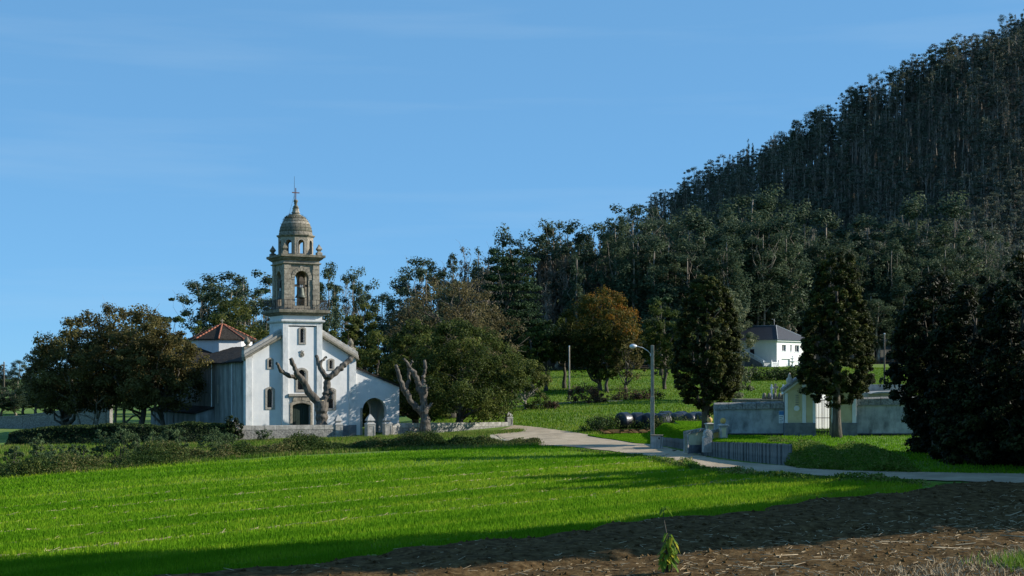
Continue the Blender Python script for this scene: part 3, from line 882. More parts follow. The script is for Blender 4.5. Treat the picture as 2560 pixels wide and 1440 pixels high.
# corner finials
for (sx, sy) in ((-1, -1), (1, -1), (-1, 1), (1, 1)):
    c = (TC[0] + sx * (bh - .05), TC[1] + sy * (bh - .05), z7)
    MB().lathe(c, [(.26, 0), (.26, .26), (.14, .33), (.12, .38)], 4).lathe((c[0], c[1], c[2] + .36), [(.10, 0), (.24, .2), (.25, .27), (.12, .5), (.02, .72)], 4).build('finial', M['granite_dark'] if sx < 0 else M['granite'], church, bevel=.01)

# lantern and dome
lw = (cu(772, TC[1] - 1.6) - cu(740, TC[1] - 1.6)) * 1.2071
zl0, zl1 = z7, cz(591, TC[0], TC[1] - 1.5)
fw2 = lw * math.tan(math.pi / 8)
zla, zlb = cz(634, TC[0], TC[1] - 1.5), cz(599, TC[0], TC[1] - 1.5)
for k in range(8):
    T = Matrix.Translation((TC[0], TC[1], 0)) @ Matrix.Rotation(k * math.pi / 4, 4, 'Z')
    hole = arch(-.30, .30, zla, zlb, .3, 12)
    MB().plate([(-fw2, zl0), (fw2, zl0), (fw2, zl1), (-fw2, zl1)], [hole], -lw, -lw + .38, T).build('lantern_wall', M['granite'], church)
    MB().plate(arch(-.40, .40, zla, zlb + .10, .4, 12), [arch(-.302, .302, zla + .02, zlb + .002, .3, 12)], -lw - .03, -lw + .08, T).build('lantern_arch', M['granite_frame'], church)
MB().lathe((TC[0], TC[1], 0), [(lw + .01, zl1 - .04), (lw + .10, zl1 + .05), (lw + .16, zl1 + .12), (lw + .16, zl1 + .2)], 8).build('lantern_cornice', M['granite_dark'], church, bevel=.01)
zc0 = zl1 + .2
dome_top = cz(530, TC[0], TC[1])
dr = 1.56
dprof = [(1.0, 0), (.985, .14), (.94, .30), (.86, .46), (.75, .60), (.60, .73), (.42, .84), (.24, .93), (.17, 1.0)]
Hd = dome_top - zc0
MB().lathe((TC[0], TC[1], zc0), [(a * dr - .035, b * Hd) for a, b in dprof], 40).build('dome_core', M['granite_dark'], church, True)
def dome_r(t):
    return float(np.interp(t, [b for a, b in dprof], [a for a, b in dprof])) * dr
bands = [0, .15, .30, .45, .59, .72, .84]
for j in range(6):
    n = (20, 20, 18, 16, 13, 10)[j]
    t0, t1 = bands[j] + .008, bands[j + 1] - .008
    da = 2 * math.pi / n
    V = []; K = 3
    for lay in (0, 1):
        for tt in (t0, (t0 + t1) / 2, t1):
            for i in range(K + 1):
                a = -da / 2 * .94 + da * .94 * i / K
                rr = dome_r(tt) + (.055 - (.03 if tt == t1 else 0) if lay else -.05)
                V.append((rr * math.cos(a), rr * math.sin(a), tt * Hd))
    q = K + 1; L0 = 3 * q
    Fs = []
    for jj in range(2):
        for i in range(K):
            a = L0 + jj * q + i
            Fs.append((a, a + 1, a + 1 + q, a + q))
    rim = [0, 1, 2, 3, 3 + q, 3 + 2 * q, 2 + 2 * q, 1 + 2 * q, 2 * q, q]
    for i in range(len(rim)):
        a, b = rim[i], rim[(i + 1) % len(rim)]
        Fs.append((a, b, b + L0, a + L0))
    me = MB().add(V, Fs).mesh('dome_stone', False)
    for i in range(n):
        link('dome_stone', me, M['granite_dark'] if (i * 7 + j) % 3 else M['granite'], church, (TC[0], TC[1], zc0), (i + (j % 2) * .5) * da)
zq = dome_top - .05
MB().lathe((TC[0], TC[1], zq), [(.40, -.05), (.30, .12), (.27, .36), (.33, .42)], 8).build('dome_neck', M['granite'], church)
kq = (cz(499, *TC) - zq - .4)
MB().lathe((TC[0], TC[1], zq + .4), [(.16, 0), (.26, .10 * kq), (.27, .2 * kq), (.15, .32 * kq), (.13, .5 * kq), (.16, .68 * kq), (.22, .78 * kq), (.22, .88 * kq), (.10, 1 * kq)], 14).build('dome_finial', M['granite_dark'], church, True)
zx0, zx1 = cz(500, *TC), cz(470, *TC)
MB().box(TC[0] - .035, TC[0] + .035, TC[1] - .035, TC[1] + .035, zx0 - .05, zx1).box(TC[0] - .37, TC[0] + .37, TC[1] - .03, TC[1] + .03, cz(483, *TC), cz(480.5, *TC)).build('cross', M['rust_iron'], church)
MB().tube([(TC[0] - .14, TC[1], zx0 - .4), (TC[0] - .14, TC[1], cz(441, *TC))], [.03, .012], 6).build('lightning_rod', M['dark_iron'], church)
MB().tube([(TC[0] - .14, TC[1], cz(487, *TC)), (TC[0] - .75, TC[1] - .2, zc0 + Hd * .86)], .012, 5).build('stay_wire', M['dark_iron'], church)
r = np.random.default_rng(5)
a = r.normal(2.6, 1.3, 420); tt = np.clip(r.normal(.74, .08, 420), .4, .95)
rr = np.array([dome_r(t) for t in tt]) + r.uniform(.02, .16, 420)
V, Fc = leaf_geo(np.stack([TC[0] + rr * np.cos(a), TC[1] + rr * np.sin(a), zc0 + tt * Hd + .05], 1), r.normal(size=(420, 3)), r.uniform(.1, .28, 420), .04, r)
tag(link('dome_weeds', raw_mesh('dome_weeds', V, Fc, r.uniform(0, 1, 420)), M['moss'], church), kind='stuff')

# bells hang in the arches: things of their own
def bell(label, k, size):
    T = Matrix.Rotation(k * math.pi / 2, 4, 'Z')
    c = T @ Vector((0, -bh + .36, 0))
    z = zo0 + .75 * size + .1
    b = empty('bell', c_world(TC[0] + c.x, TC[1] + c.y, z), PHI + k * math.pi / 2, label, 'bell', 'bells in the belfry arches')
    MB().lathe((0, 0, 0), [(s_ * size, h_ * size) for s_, h_ in ((.56, 0), (.58, .05), (.50, .12), (.42, .3), (.36, .55), (.33, .8), (.30, .95), (.20, 1.05), (.06, 1.1))], 24).build('bell_body', M['bronze'], b, True)
    MB().box(-ao - .05, ao + .05, -.12, .12, 1.1 * size, 1.1 * size + .22).lathe((0, 0, 1.1 * size + .2), [(.22, 0), (.26, .3), (.2, .62), (.08, .75)], 4).build('yoke', M['wood_dark'], b)
    MB().tube([(0, 0, -.12), (0, 0, .6 * size)], [.05, .02], 6).build('clapper', M['dark_iron'], b)
    mb = MB()
    for i in (-3, -2, -1, 1, 2, 3):
        mb.box(i * .045 - .012, i * .045 + .012, -.16, .16, 1.0 * size, 1.1 * size + .8)
    mb.build('strap', M['lamp_metal'], b)
    return b
bell('large weathered bronze bell in the front arch of the tower', 0, .95)
bell('smaller bronze bell in the shaded side arch of the tower', 3, .8)

# ------------------------------------------------------------------ churchyard wall, posts
def post(name, label, px, base_py, top_py, wid, D=None, ivy=False):
    g = ghit(px, base_py) if D is None else np.array([(px - CX) / F * D, D, gz((px - CX) / F * D, D)])
    H = CZ + (HY - top_py) / F * g[1] - g[2]
    p = empty(name, tuple(g), PHI - R(3), label, 'gate post', 'stone posts of the churchyard wall')
    h = wid / 2
    MB().box(-h, h, -h, h, -.4, H * .56).build('shaft', M['wallstone'], p, bevel=.02)
    for k in range(4):
        T = Matrix.Rotation(k * math.pi / 2, 4, 'Z')
        MB().plate([(-h * .98, -.1), (h * .98, -.1), (h * .98, H * .56), (-h * .98, H * .56)], [[(-h * .62, .15), (h * .62, .15), (h * .62, H * .50), (-h * .62, H * .50)]], -h - .025, -h + .01, T).build('panel_frame', M['wallstone'], p)
    MB().lathe((0, 0, H * .56), [(h + .05, 0), (h + .05, H * .04), (h * .8, H * .09), (h * .62, H * .11), (h * .62, H * .15)], 4).build('neck', M['concrete'], p, bevel=.01)
    MB().lathe((0, 0, H * .71), [(h * .98, 0), (h * 1.0, H * .035), (h * .62, H * .16), (h * .12, H * .285), (h * .02, H * .29)], 4).build('cap', M['concrete'], p, bevel=.01)
    return p
post('gate_post', 'stone gate post with pyramid cap ending the left length of churchyard wall', 845, 1093, 1036, .66, 131.6)
post('gate_post', 'stone gate post with pyramid cap standing free before the porch arch', 925, 1092, 1035, .76, 131.4)
post('gate_post', 'stone gate post with pyramid cap where the right churchyard wall begins', 968, 1088, 1036, .7, 134.2)
post('gate_post', 'stone post with pyramid cap at the wall end beside the lane', 1272, 1073, 1029, .62, 146)
post('gate_post', 'corner post of the churchyard wall wrapped in ivy', 586, 1096, 1047, .8, 127)

def by_d(px, D):
    x = (px - CX) / F * D
    return np.array([x, D, gz(x, D)])
def stone_wall(label, pts, tops, thick, cope, name='churchyard_wall', body=M['rubble'], coping=M['wallstone']):
    """low wall through ground points with a coping course in separate stones"""
    w = empty(name, tuple(pts[0]), 0, label, 'wall')
    o = np.array(pts[0])
    mb = MB()
    P = np.array(pts); Tz = np.array(tops)
    seg = np.linalg.norm(np.diff(P[:, :2], axis=0), axis=1)
    for i in range(len(P) - 1):
        d = (P[i + 1] - P[i])[:2] / seg[i]; nrm = np.array([-d[1], d[0]]) * thick / 2
        V = []
        for p, t in ((P[i], Tz[i]), (P[i + 1], Tz[i + 1])):
            for s in (-1, 1):
                V.append((*(p[:2] + s * nrm - o[:2]), p[2] - .5 - o[2])); V.append((*(p[:2] + s * nrm - o[:2]), t - cope - o[2]))
        mb.add(V, [(0, 1, 3, 2), (4, 6, 7, 5), (0, 4, 5, 1), (2, 3, 7, 6), (1, 5, 7, 3)])
        n = max(1, int(round(seg[i] / 1.05)))
        for k in range(n):
            a, b = k / n, (k + 1) / n - .012 / seg[i] * 1.5
            V = []
            j1, j2 = rng.uniform(-.015, .015, 2)
            for f in (a, b):
                p = P[i] * (1 - f) + P[i + 1] * f; t = Tz[i] * (1 - f) + Tz[i + 1] * f + j1
                for s in (-1, 1):
                    q = p[:2] + s * nrm * (1 + .12 + j2) - o[:2]
                    V.append((*q, t - cope - o[2] + .001)); V.append((*q, t - o[2]))
            MB().add(V, [(0, 1, 3, 2), (4, 6, 7, 5), (0, 4, 5, 1), (2, 3, 7, 6), (1, 5, 7, 3), (0, 2, 6, 4)]).build('coping_stone', coping, w, bevel=.012)
    mb.build('wall_body', body, w)
    return w
wp = [by_d(596, 127.3), by_d(720, 129.4), by_d(838, 131.5)]
stone_wall('low rubble wall with stone coping in front of the church facade', wp, [CZ + (HY - y) / F * p[1] for y, p in zip((1064, 1063, 1062), wp)], .5, .40)
wp = [by_d(977, 134.5), by_d(1100, 138.8), by_d(1200, 142.9), by_d(1265, 145.8)]
stone_wall('low rubble wall with stone coping right of the porch running to the lane', wp, [CZ + (HY - y) / F * p[1] for y, p in zip((1058, 1057, 1056, 1055), wp)], .5, .40)
wp = [np.array([(px - CX) / F * D, D, gz((px - CX) / F * D, D)]) for px, D in ((-90, 176), (60, 172), (180, 170), (278, 168))]
stone_wall('tall rubble field wall behind the walnut trees on the left', wp, [CZ + (HY - y) / F * p[1] for y, p in zip((1046, 1038, 1022, 1012), wp)], .6, .2, 'field_wall', M['rubble'], M['rubble'])

# ------------------------------------------------------------------ dead pollarded trees
def pollard(label, base_px, D, limbs, seed):
    b = at(base_px[0], base_px[1], D)
    g = gz(b[0], D)
    root = empty('pollarded_tree', (b[0], D, g), 0, label, 'tree', 'dead pollarded trees by the church')
    mb = MB(); cuts = []
    r = np.random.default_rng(seed)
    for pts, depth in limbs:
        P = []; Rr = []
        for k, (px, py, rp) in enumerate(pts):
            d = depth * k / max(1, len(pts) - 1)
            q = at(px, py, D + d)
            P.append(q - np.array([b[0], D, g])); Rr.append(rp * .84 / F * D)
        Q = []; S = []
        for i in range(len(P) - 1):
            for f in np.linspace(0, 1, 5)[:-1]:
                Q.append(P[i] * (1 - f) + P[i + 1] * f + (r.normal(0, .045, 3) if (i or f) else 0))
                S.append((Rr[i] * (1 - f) + Rr[i + 1] * f) * r.uniform(.9, 1.14))
        Q.append(P[-1]); S.append(Rr[-1])
        mb.tube(Q, S, 10)
        cuts.append((Q[-1], Q[-1] - Q[-2], S[-1]))
    o = mb.build('trunk', M['deadwood'], root, True)
    m = o.modifiers.new('merge', 'REMESH'); m.mode = 'VOXEL'; m.voxel_size = .075; m.use_smooth_shade = True
    s = o.modifiers.new('soft', 'SMOOTH'); s.iterations = 3; s.factor = .5
    tx = bpy.data.textures.new('bark_relief', 'CLOUDS'); tx.noise_scale = .28
    d = o.modifiers.new('relief', 'DISPLACE'); d.texture = tx; d.strength = .10; d.mid_level = .5
    for q, dv, s_ in cuts:
        dv = Vector(dv).normalized()
        T = Matrix.Translation(Vector(q) + dv * .02) @ dv.to_track_quat('Z', 'Y').to_matrix().to_4x4()
        MB().lathe((0, 0, 0), [(s_ * .9, -.06), (s_ * .92, .03), (s_ * .5, .05)], 12, T=T).build('cut_end', M['cutwood'] if s_ > .33 else M['deadwood'], root)
    return root
pollard('dead pollarded tree with blunt limbs standing before the church door', (803, 1075), 131.8, [
    ([(803, 1092, 24), (803, 1060, 18.5), (803, 1025, 18), (801, 1004, 19)], 0),
    ([(797, 1010, 13), (776, 984, 11.5), (758, 955, 10), (744, 937, 9), (736, 917, 7), (727, 897, 6.5)], -1.4),
    ([(744, 946, 6.5), (720, 938, 7), (702, 926, 6), (692, 909, 4.5)], -2.2),
    ([(810, 1015, 13), (816, 975, 11.5), (819, 948, 11)], .5),
    ([(816, 946, 8), (803, 925, 7.5), (797, 910, 6), (791, 890, 5.5)], .3),
    ([(799, 912, 4), (806, 901, 4), (816, 893, 4)], .6),
    ([(822, 945, 9), (848, 924, 9), (864, 910, 9), (878, 894, 8.5)], 1.2),
    ([(828, 1000, 6), (832, 985, 5), (826, 972, 5)], .2)], 3)
pollard('dead pollarded tree with pale upright limbs right of the porch', (1062, 1070), 135.5, [
    ([(1063, 1088, 19), (1063, 1056, 14.5), (1062, 1030, 12.5), (1059, 1002, 10.5), (1061, 966, 11)], 0),
    ([(1059, 968, 8), (1057, 948, 6.5), (1063, 927, 6), (1061, 902, 5)], .6),
    ([(1056, 990, 8), (1047, 973, 8.5), (1037, 935, 8), (1027, 924, 7)], -.4),
    ([(1028, 926, 5), (1020, 912, 5), (1010, 898, 4)], -.6),
    ([(1058, 1034, 11), (1040, 1018, 9.5), (1024, 998, 9), (1009, 973, 8.5), (998, 941, 7), (990, 914, 5)], -1.0),
    ([(1012, 975, 6), (1023, 945, 5.5), (1021, 922, 5), (1031, 904, 4.5)], .3),
    ([(1068, 1020, 6), (1076, 1014, 5), (1080, 1009, 4)], .2),
    ([(1064, 975, 6), (1072, 966, 6)], .0)], 4)

# ------------------------------------------------------------------ trees round the church
WG = 'walnut trees in the churchyard on the left'
for i, (px, D, top, half, r0, nl, lab, tl) in enumerate([
        (160, 150, 838, 100, .42, 15000, 'brownish walnut tree at the far left of the churchyard row', .6),
        (208, 146, 785, 122, .22, 17000, 'walnut tree with a pale forked stem beside the field wall', .75),
        (288, 148, 764, 124, .26, 19000, 'walnut tree with spreading pale limbs in the middle of the churchyard row', .7),
        (356, 143, 768, 116, .36, 20000, 'broad walnut tree with a thick dark trunk by the annex', .7),
        (405, 141, 798, 100, .28, 18000, 'rightmost walnut tree leaning over the church annex roof', .7)]):
    tree('walnut_tree', lab, px, D, top, half, [(.22, .35), (.30, .8), (.45, 1.0), (.65, .98), (.82, .75), (.95, .35), (1, .1)], M['walnut_brown'], M['bark_pale'] if i in (1, 2) else M['bark'], 20 + i,
         210, nl, .27, r0, tl, WG, clump_r=.20, inner=.3, stems=2 if i in (1, 2) else 1, n_limb=22, lean=(.02 if i < 3 else .06, 0), twig=1, limb_from=.2)
tree('pine_tree', 'dark pine crown rising behind the churchyard walnuts', 425, 195, 748, 62, LOWR, M['pine'], M['bark'], 31, 110, 7000, .42, .3, .8, layers=6, flat=.4)
tree('broadleaf_tree', 'rounded mid green tree directly behind the octagonal church roof', 585, 200, 738, 92, LOWR, M['olive'], M['bark'], 32, 160, 10000, .40, .4, .7)
tree('broadleaf_tree', 'dark tree hidden low behind the church roof', 500, 190, 800, 60, LOWR, M['walnut_green'], M['bark'], 33, 90, 5000, .4, .3, .7)
tree('pine_tree', 'small dark pine just left of the bell tower', 668, 205, 728, 24, LOWR, M['pine'], M['bark'], 34, 50, 2500, .4, .2, .8, layers=6, flat=.4)
tree('chestnut_tree', 'olive chestnut tree with pale tops right of the bell tower', 912, 162, 757, 66, LOWR, M['olive'], M['bark'], 35, 140, 10000, .38, .4, .7)
tree('chestnut_tree', 'dark chestnut tree behind the porch and the right gable', 850, 160, 778, 52, LOWR, M['walnut_green'], M['bark'], 36, 110, 8000, .34, .4, .7)
tree('broadleaf_tree', 'dark green tree behind the porch roof', 945, 156, 822, 72, LOWR, M['walnut_green'], M['bark'], 37, 130, 9000, .32, .4, .65)
tree('broadleaf_tree', 'large thinly leaved brown tree towering behind the green walnut', 1128, 168, 686, 162, [(.22, .5), (.35, .9), (.5, 1.0), (.68, .92), (.84, .68), (.95, .36), (1, .1)], M['brown_twig'], M['bark'], 38, 260, 15000, .30, .6, .8, n_limb=50, twig=4, clump_r=.15, lump=.08)
tree('walnut_tree', 'big dark green walnut spreading over the right churchyard wall', 1155, 143.6, 800, 150, [(.12, .45), (.2, .9), (.38, 1.0), (.6, .92), (.8, .68), (.94, .36), (1, .1)], M['walnut_green'], M['bark'], 39, 240, 38000, .27, .42, .7, lump=.22, ry=1.2, clump_r=.17)
tree('walnut_tree', 'dark green walnut close behind the porch and the pale dead tree', 1040, 151, 800, 92, [(.07, .6), (.15, .95), (.35, 1.0), (.6, .92), (.8, .68), (.94, .36), (1, .1)], M['walnut_green'], M['bark'], 40, 180, 20000, .28, .4, .7)
tree('pine_tree', 'tall dark layered pine behind the brown tree', 1275, 205, 607, 100, [(.18, .95), (.3, 1.0), (.45, .85), (.6, .55), (.66, .7), (.8, .62), (.92, .55), (1, .2)], M['pine'], M['bark'], 41, 300, 26000, .36, .45, .95, layers=17, flat=.42, clump_r=.20, n_limb=24, limb_from=.1, up=1.0, inner=.15)
tree('young_walnut', 'small walnut with a pale slim stem at the meadow path', 1313, 173, 895, 62, [(.36, .4), (.46, .9), (.62, 1.0), (.8, .8), (.93, .45), (1, .1)], M['olive'], M['bark_pale'], 42, 70, 3600, .34, .18, .7, stems=1, n_limb=14, limb_from=.1)
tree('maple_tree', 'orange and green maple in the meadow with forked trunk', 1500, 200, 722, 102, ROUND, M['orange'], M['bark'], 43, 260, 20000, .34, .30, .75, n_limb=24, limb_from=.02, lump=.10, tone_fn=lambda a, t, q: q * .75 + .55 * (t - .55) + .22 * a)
tree('slim_tree', 'thin sparse tree with pale twigs right of the orange maple', 1566, 196, 800, 48, ROUND, M['walnut_brown'], M['bark'], 44, 90, 2600, .30, .2, .9, n_limb=30, twig=4)
tree('slim_tree', 'dark slim trunk behind the orange maple', 1518, 197, 800, 44, ROUND, M['walnut_green'], M['bark'], 45, 70, 3000, .34, .25, .8)
tree('broadleaf_tree', 'dark round tree left of the egg shaped cypress', 1662, 202, 748, 62, [(.26, .4), (.36, .85), (.5, 1), (.7, .9), (.88, .6), (1, .15)], M['walnut_green'], M['bark'], 46, 120, 8000, .36, .3, .75)
tree('pine_tree', 'grey green bushy pine above the lamp post', 1652, 235, 718, 44, LOWR, M['pine'], M['bark'], 47, 70, 4000, .45, .3, .8, layers=7, flat=.45)
for i, (px, lab) in enumerate(((1333, 'dark leaning trunk behind the small walnut'), (1365, 'dark thin trunk right of the small walnut'), (1411, 'dark upright trunk beside the bare pole'))):
    tree('shade_tree', lab, px, 200 + 3 * i, 815 - 10 * i, 48, [(.42, .35), (.5, .85), (.65, 1), (.85, .8), (1, .2)], M['walnut_green'], M['bark'], 50 + i, 70, 4000, .38, .3, .8, group='dark trees shading the meadow', kink=.004, lean=(-.04 if i == 0 else 0, 0))
tree('cypress_tree', 'egg shaped dark cypress left of the cemetery wall', 1768, 112, 692, 86, [(.10, .18), (.16, .55), (.28, .92), (.42, 1.0), (.6, .92), (.78, .76), (.9, .6), (.97, .42), (1, .2)], M['cypress'], M['bark'], 60, 700, 80000, .19, .34, .8, base=1.6, clump_r=.12, up=.9, inner=.62, lump=.05)
tree('willow_tree', 'silvery leaved tree showing behind the egg shaped cypress', 1822, 180, 728, 70, LOWR, M['silver'], M['bark_pale'], 61, 120, 8000, .34, .3, .7, lump=.08)
cyp2 = tree('cypress_tree', 'tall dark cypress before the cemetery gate with a bare sunlit trunk', 2092, 98, 632, 92, [(.17, .12), (.20, .5), (.26, .9), (.36, 1.0), (.5, .96), (.65, .84), (.8, .64), (.93, .55), (1, .3)], M['cypress'], M['bark'], 62, 740, 90000, .17, .32, .8, base=1.35, clump_r=.115, up=.9, inner=.62, lump=.045, kink=.002, n_limb=0)
RG = 'dark trees along the lane at the right edge'
for i, (px, D, top, half, lab) in enumerate([
        (2338, 78, 690, 112, 'dark broadleaf tree covering the right end of the cemetery wall'),
        (2372, 80, 800, 95, 'low dark tree pressing against the cemetery wall'),
        (2440, 74, 672, 110, 'dark tree with olive top beside the lane'),
        (2560, 70, 640, 130, 'black shaded tree at the right edge of the view'),
        (2470, 76, 860, 120, 'dark understorey tree over the lane'),
        (2425, 73, 960, 95, 'dark thicket tree at the bank above the lane'),
        (2580, 71, 900, 120, 'dark undergrowth tree by the bend of the lane')]):
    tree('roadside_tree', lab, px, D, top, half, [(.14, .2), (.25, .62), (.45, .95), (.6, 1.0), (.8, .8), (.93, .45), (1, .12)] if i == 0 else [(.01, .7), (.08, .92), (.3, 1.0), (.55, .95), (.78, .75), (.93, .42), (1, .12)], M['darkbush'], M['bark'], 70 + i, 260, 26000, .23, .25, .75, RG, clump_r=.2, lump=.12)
# tall trees that stand just outside the picture on the right and shade the soil
for i, (x, y, H, Rw, low) in enumerate([(30, 47.3, 24.0, 4.4, 1), (31.5, 49.5, 16.5, 4.6, 1), (31, 54.5, 11.5, 5.0, 0), (31.5, 60, 8.6, 4.6, 0), (32, 66, 7.5, 4.5, 0), (37, 57, 11.5, 4.5, 0)]):
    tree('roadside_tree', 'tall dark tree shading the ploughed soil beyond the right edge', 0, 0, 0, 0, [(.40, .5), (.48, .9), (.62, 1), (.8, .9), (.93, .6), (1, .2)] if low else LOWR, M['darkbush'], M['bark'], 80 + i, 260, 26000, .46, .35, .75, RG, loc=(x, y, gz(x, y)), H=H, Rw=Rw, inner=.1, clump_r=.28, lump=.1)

# ------------------------------------------------------------------ eucalyptus belt: a few kinds, copied tree by tree
def euc_proto(kind, seed):
    r = np.random.default_rng(seed)
    H, Rw = 25.0, 3.4
    if kind == 'full':
        prof = [(.22, .45), (.35, .9), (.5, 1.0), (.65, .85), (.8, .75), (.92, .5), (1, .15)]
        V, Fc, tone, C = crown_cloud(prof, H, Rw, Rw, 70, 6500, .42, r, clump_r=.33, flat=1.0, inner=.2, lump=.25)
        lm = M['euc']; nl = 14; twig = 0; name = 'eucalyptus_tree'; lab = 'dense eucalyptus with a narrow grey green crown in the belt below the hill'
    elif kind == 'umbrella':
        prof = [(.45, .3), (.6, .7), (.75, .9), (.88, 1.0), (1, .55)]
        V, Fc, tone, C = crown_cloud(prof, H, Rw * 1.2, Rw * 1.2, 30, 3000, .40, r, clump_r=.30, flat=.72, inner=.35, lump=.3, up=.6)
        lm = M['euc']; nl = 22; twig = 1; name = 'eucalyptus_tree'; lab = 'open crowned eucalyptus with bare trunk and tufted top in the belt'
    elif kind == 'burnt':
        prof = [(.25, .45), (.5, .6), (.75, .6), (.92, .4), (1, .1)]
        V, Fc, tone, C = crown_cloud(prof, H, Rw * .75, Rw * .75, 60, 2000, .34, r, clump_r=.26, flat=1.3, inner=.1, lump=.2)
        lm = M['euc_warm']; nl = 34; twig = 2; name = 'eucalyptus_tree'; lab = 'scorched eucalyptus with thin brownish twigs in the belt'
    else:
        prof = [(.1, .35), (.3, .42), (.6, .45), (.85, .4), (1, .1)]
        V, Fc, tone, C = crown_cloud(prof, H, Rw * .7, Rw * .7, 56, 3400, .36, r, clump_r=.26, flat=1.3, inner=.1, lump=.2)
        lm = M['euc']; nl = 12; twig = 0; name = 'eucalyptus_tree'; lab = 'slender eucalyptus clothed in leaves down its trunk in the belt'
    root = empty(name, (0, 0, 0), 0, lab, 'tree', 'eucalyptus belt below the hill, ' + kind)
    link('trunk', trunk_mesh('trunk', H, .93, .30, C, r, nl, sides=6, taper=.2, twig=twig, limb_from=.3, kink=.008), M['euc_bark'], root)
    link('crown', raw_mesh('crown', V, Fc, tone), lm, root)
    return root
NAMED_EUC = {822: 'tall leafy eucalyptus right behind the bell tower', 884: 'slender tufted eucalyptus standing clear to the right of the bell tower', 548: 'broad tufted eucalyptus above the rounded tree behind the church', 608: 'eucalyptus with tufted crown nearest the bell tower on its left', 505: 'leftmost eucalyptus of the group behind the church', 1065: 'tufted eucalyptus rising over the left side of the brown tree', 1255: 'leafy eucalyptus directly behind the layered pine top', 1382: 'tufted eucalyptus on the skyline left of its twin above the maple', 1420: 'tufted eucalyptus on the skyline right of its twin above the maple', 1537: 'dark pointed eucalyptus tallest on the skyline above the orange maple', 1582: 'open layered eucalyptus just right of the dark pointed one', 1882: 'tall eucalyptus crown left of the pair above the white house', 1930: 'tall eucalyptus crown right of the pair above the white house', 2292: 'tall eucalyptus rising left of its equal above the right dark trees', 2386: 'tall eucalyptus rising right of its equal above the right dark trees', 1160: 'bare topped scorched eucalyptus on the skyline left of the pine'}
protos = {k: [euc_proto(k, 100 + 10 * i + j) for j in range(3)] for i, k in enumerate(('full', 'umbrella', 'burnt', 'column'))}
base_text = {o.name: (o['label'], o['group']) for v_ in protos.values() for o in v_}
first_used = set()
def place_euc(kind, px, D, top_py, wide=1.0, label=None, group=None):
    j = int(rng.integers(3)); src = protos[kind][j]
    if px > 2000 and 255 < D < 306:
        D += 45
    X = (px - CX) / F * D
    z0 = gz(X, D) - .2
    H = CZ + (HY - top_py) / F * D - z0
    if H < 4:
        return
    lab_, grp_ = label or NAMED_EUC.get(px) or base_text[src.name][0], group or base_text[src.name][1]
    sz = H / 25.6; sxy = wide * (.35 + .65 * sz) * rng.uniform(.85, 1.15)
    if (kind, j) not in first_used:
        first_used.add((kind, j))
        src.location = (X, D, z0); src.scale = (sxy, sxy, sz); src.rotation_euler = (0, 0, rng.uniform(0, 6.28))
        src['label'] = lab_; src['group'] = grp_
        return src
    return copy_tree(src, (X, D, z0), sxy, sz, rng.uniform(0, 6.28), lab_, grp_)
U, FU, B, CL = 'umbrella', 'full', 'burnt', 'column'
named = [(505, 235, 700, U, 1.0), (548, 238, 668, U, 1.3), (608, 236, 664, U, 1.4), (580, 232, 700, U, 1.2), (635, 240, 705, U, 1.0), (660, 245, 735, U, .7), (522, 240, 690, FU, .8), (600, 240, 700, FU, .8), (560, 236, 720, CL, 1.2),
         (822, 225, 652, FU, .85), (838, 230, 690, CL, .8), (812, 240, 700, U, .7), (884, 230, 655, U, .75), (886, 231, 668, CL, .7), (865, 240, 690, B, .6), (918, 300, 724, FU, .9), (956, 300, 714, FU, 1.1), (1000, 290, 690, FU, 1.2), (1020, 300, 700, FU, 1.0),
         (1065, 270, 640, U, 1.2), (1050, 272, 660, FU, .8), (1085, 290, 650, FU, .8), (1110, 285, 650, B, 1.0), (1132, 280, 617, CL, 1.0), (1160, 285, 596, B, .9), (1172, 285, 640, B, 1.0), (1197, 285, 604, CL, 1.2), (1222, 290, 604, B, 1.1), (1255, 290, 565, FU, .9), (1272, 300, 610, B, .9),
         (1308, 290, 596, B, 1.1), (1325, 300, 600, B, 1.0), (1342, 290, 590, B, 1.1), (1360, 295, 580, CL, 1.0), (1382, 290, 538, U, 1.2), (1420, 290, 540, U, 1.4), (1402, 300, 565, CL, 1.0), (1448, 295, 555, CL, 1.1), (1470, 300, 575, B, 1.0), (1486, 290, 548, U, 1.0), (1500, 305, 575, B, 1.0),
         (1537, 275, 514, FU, 1.0), (1560, 290, 570, FU, .9), (1582, 290, 514, U, 1.3), (1595, 280, 560, FU, 1.2), (1622, 320, 536, FU, .8), (1650, 330, 515, U, .7), (1665, 320, 570, B, 1.0), (1690, 300, 545, FU, 1.1), (1640, 300, 560, B, 1.0),
         (1722, 285, 520, FU, 1.3), (1760, 285, 545, FU, 1.4), (1795, 300, 498, FU, 1.2), (1835, 290, 545, FU, 1.4), (1882, 310, 458, FU, 1.6), (1930, 315, 470, FU, 1.7), (1905, 290, 540, FU, 1.3), (1965, 290, 530, FU, 1.4), (2012, 285, 506, FU, 1.2), (2065, 285, 522, FU, 1.7), (2110, 300, 570, FU, 1.3),
         (2168, 280, 532, FU, 1.5), (2195, 290, 600, FU, 1.3), (2242, 285, 560, FU, 1.4), (2292, 280, 488, FU, 1.4), (2330, 285, 590, FU, 1.4), (2386, 280, 486, FU, 1.4), (2430, 290, 600, B, 1.2), (2462, 285, 565, U, 1.2), (2510, 300, 640, FU, 1.2), (2550, 300, 660, FU, 1.2)]
for px, D, top, k, w in named:
    place_euc(k, px, D, top, w)
env_x = [650, 900, 1000, 1130, 1250, 1380, 1530, 1700, 1900, 2100, 2300, 2450, 2600]
env_y = [745, 740, 715, 640, 600, 565, 560, 560, 530, 570, 560, 610, 650]
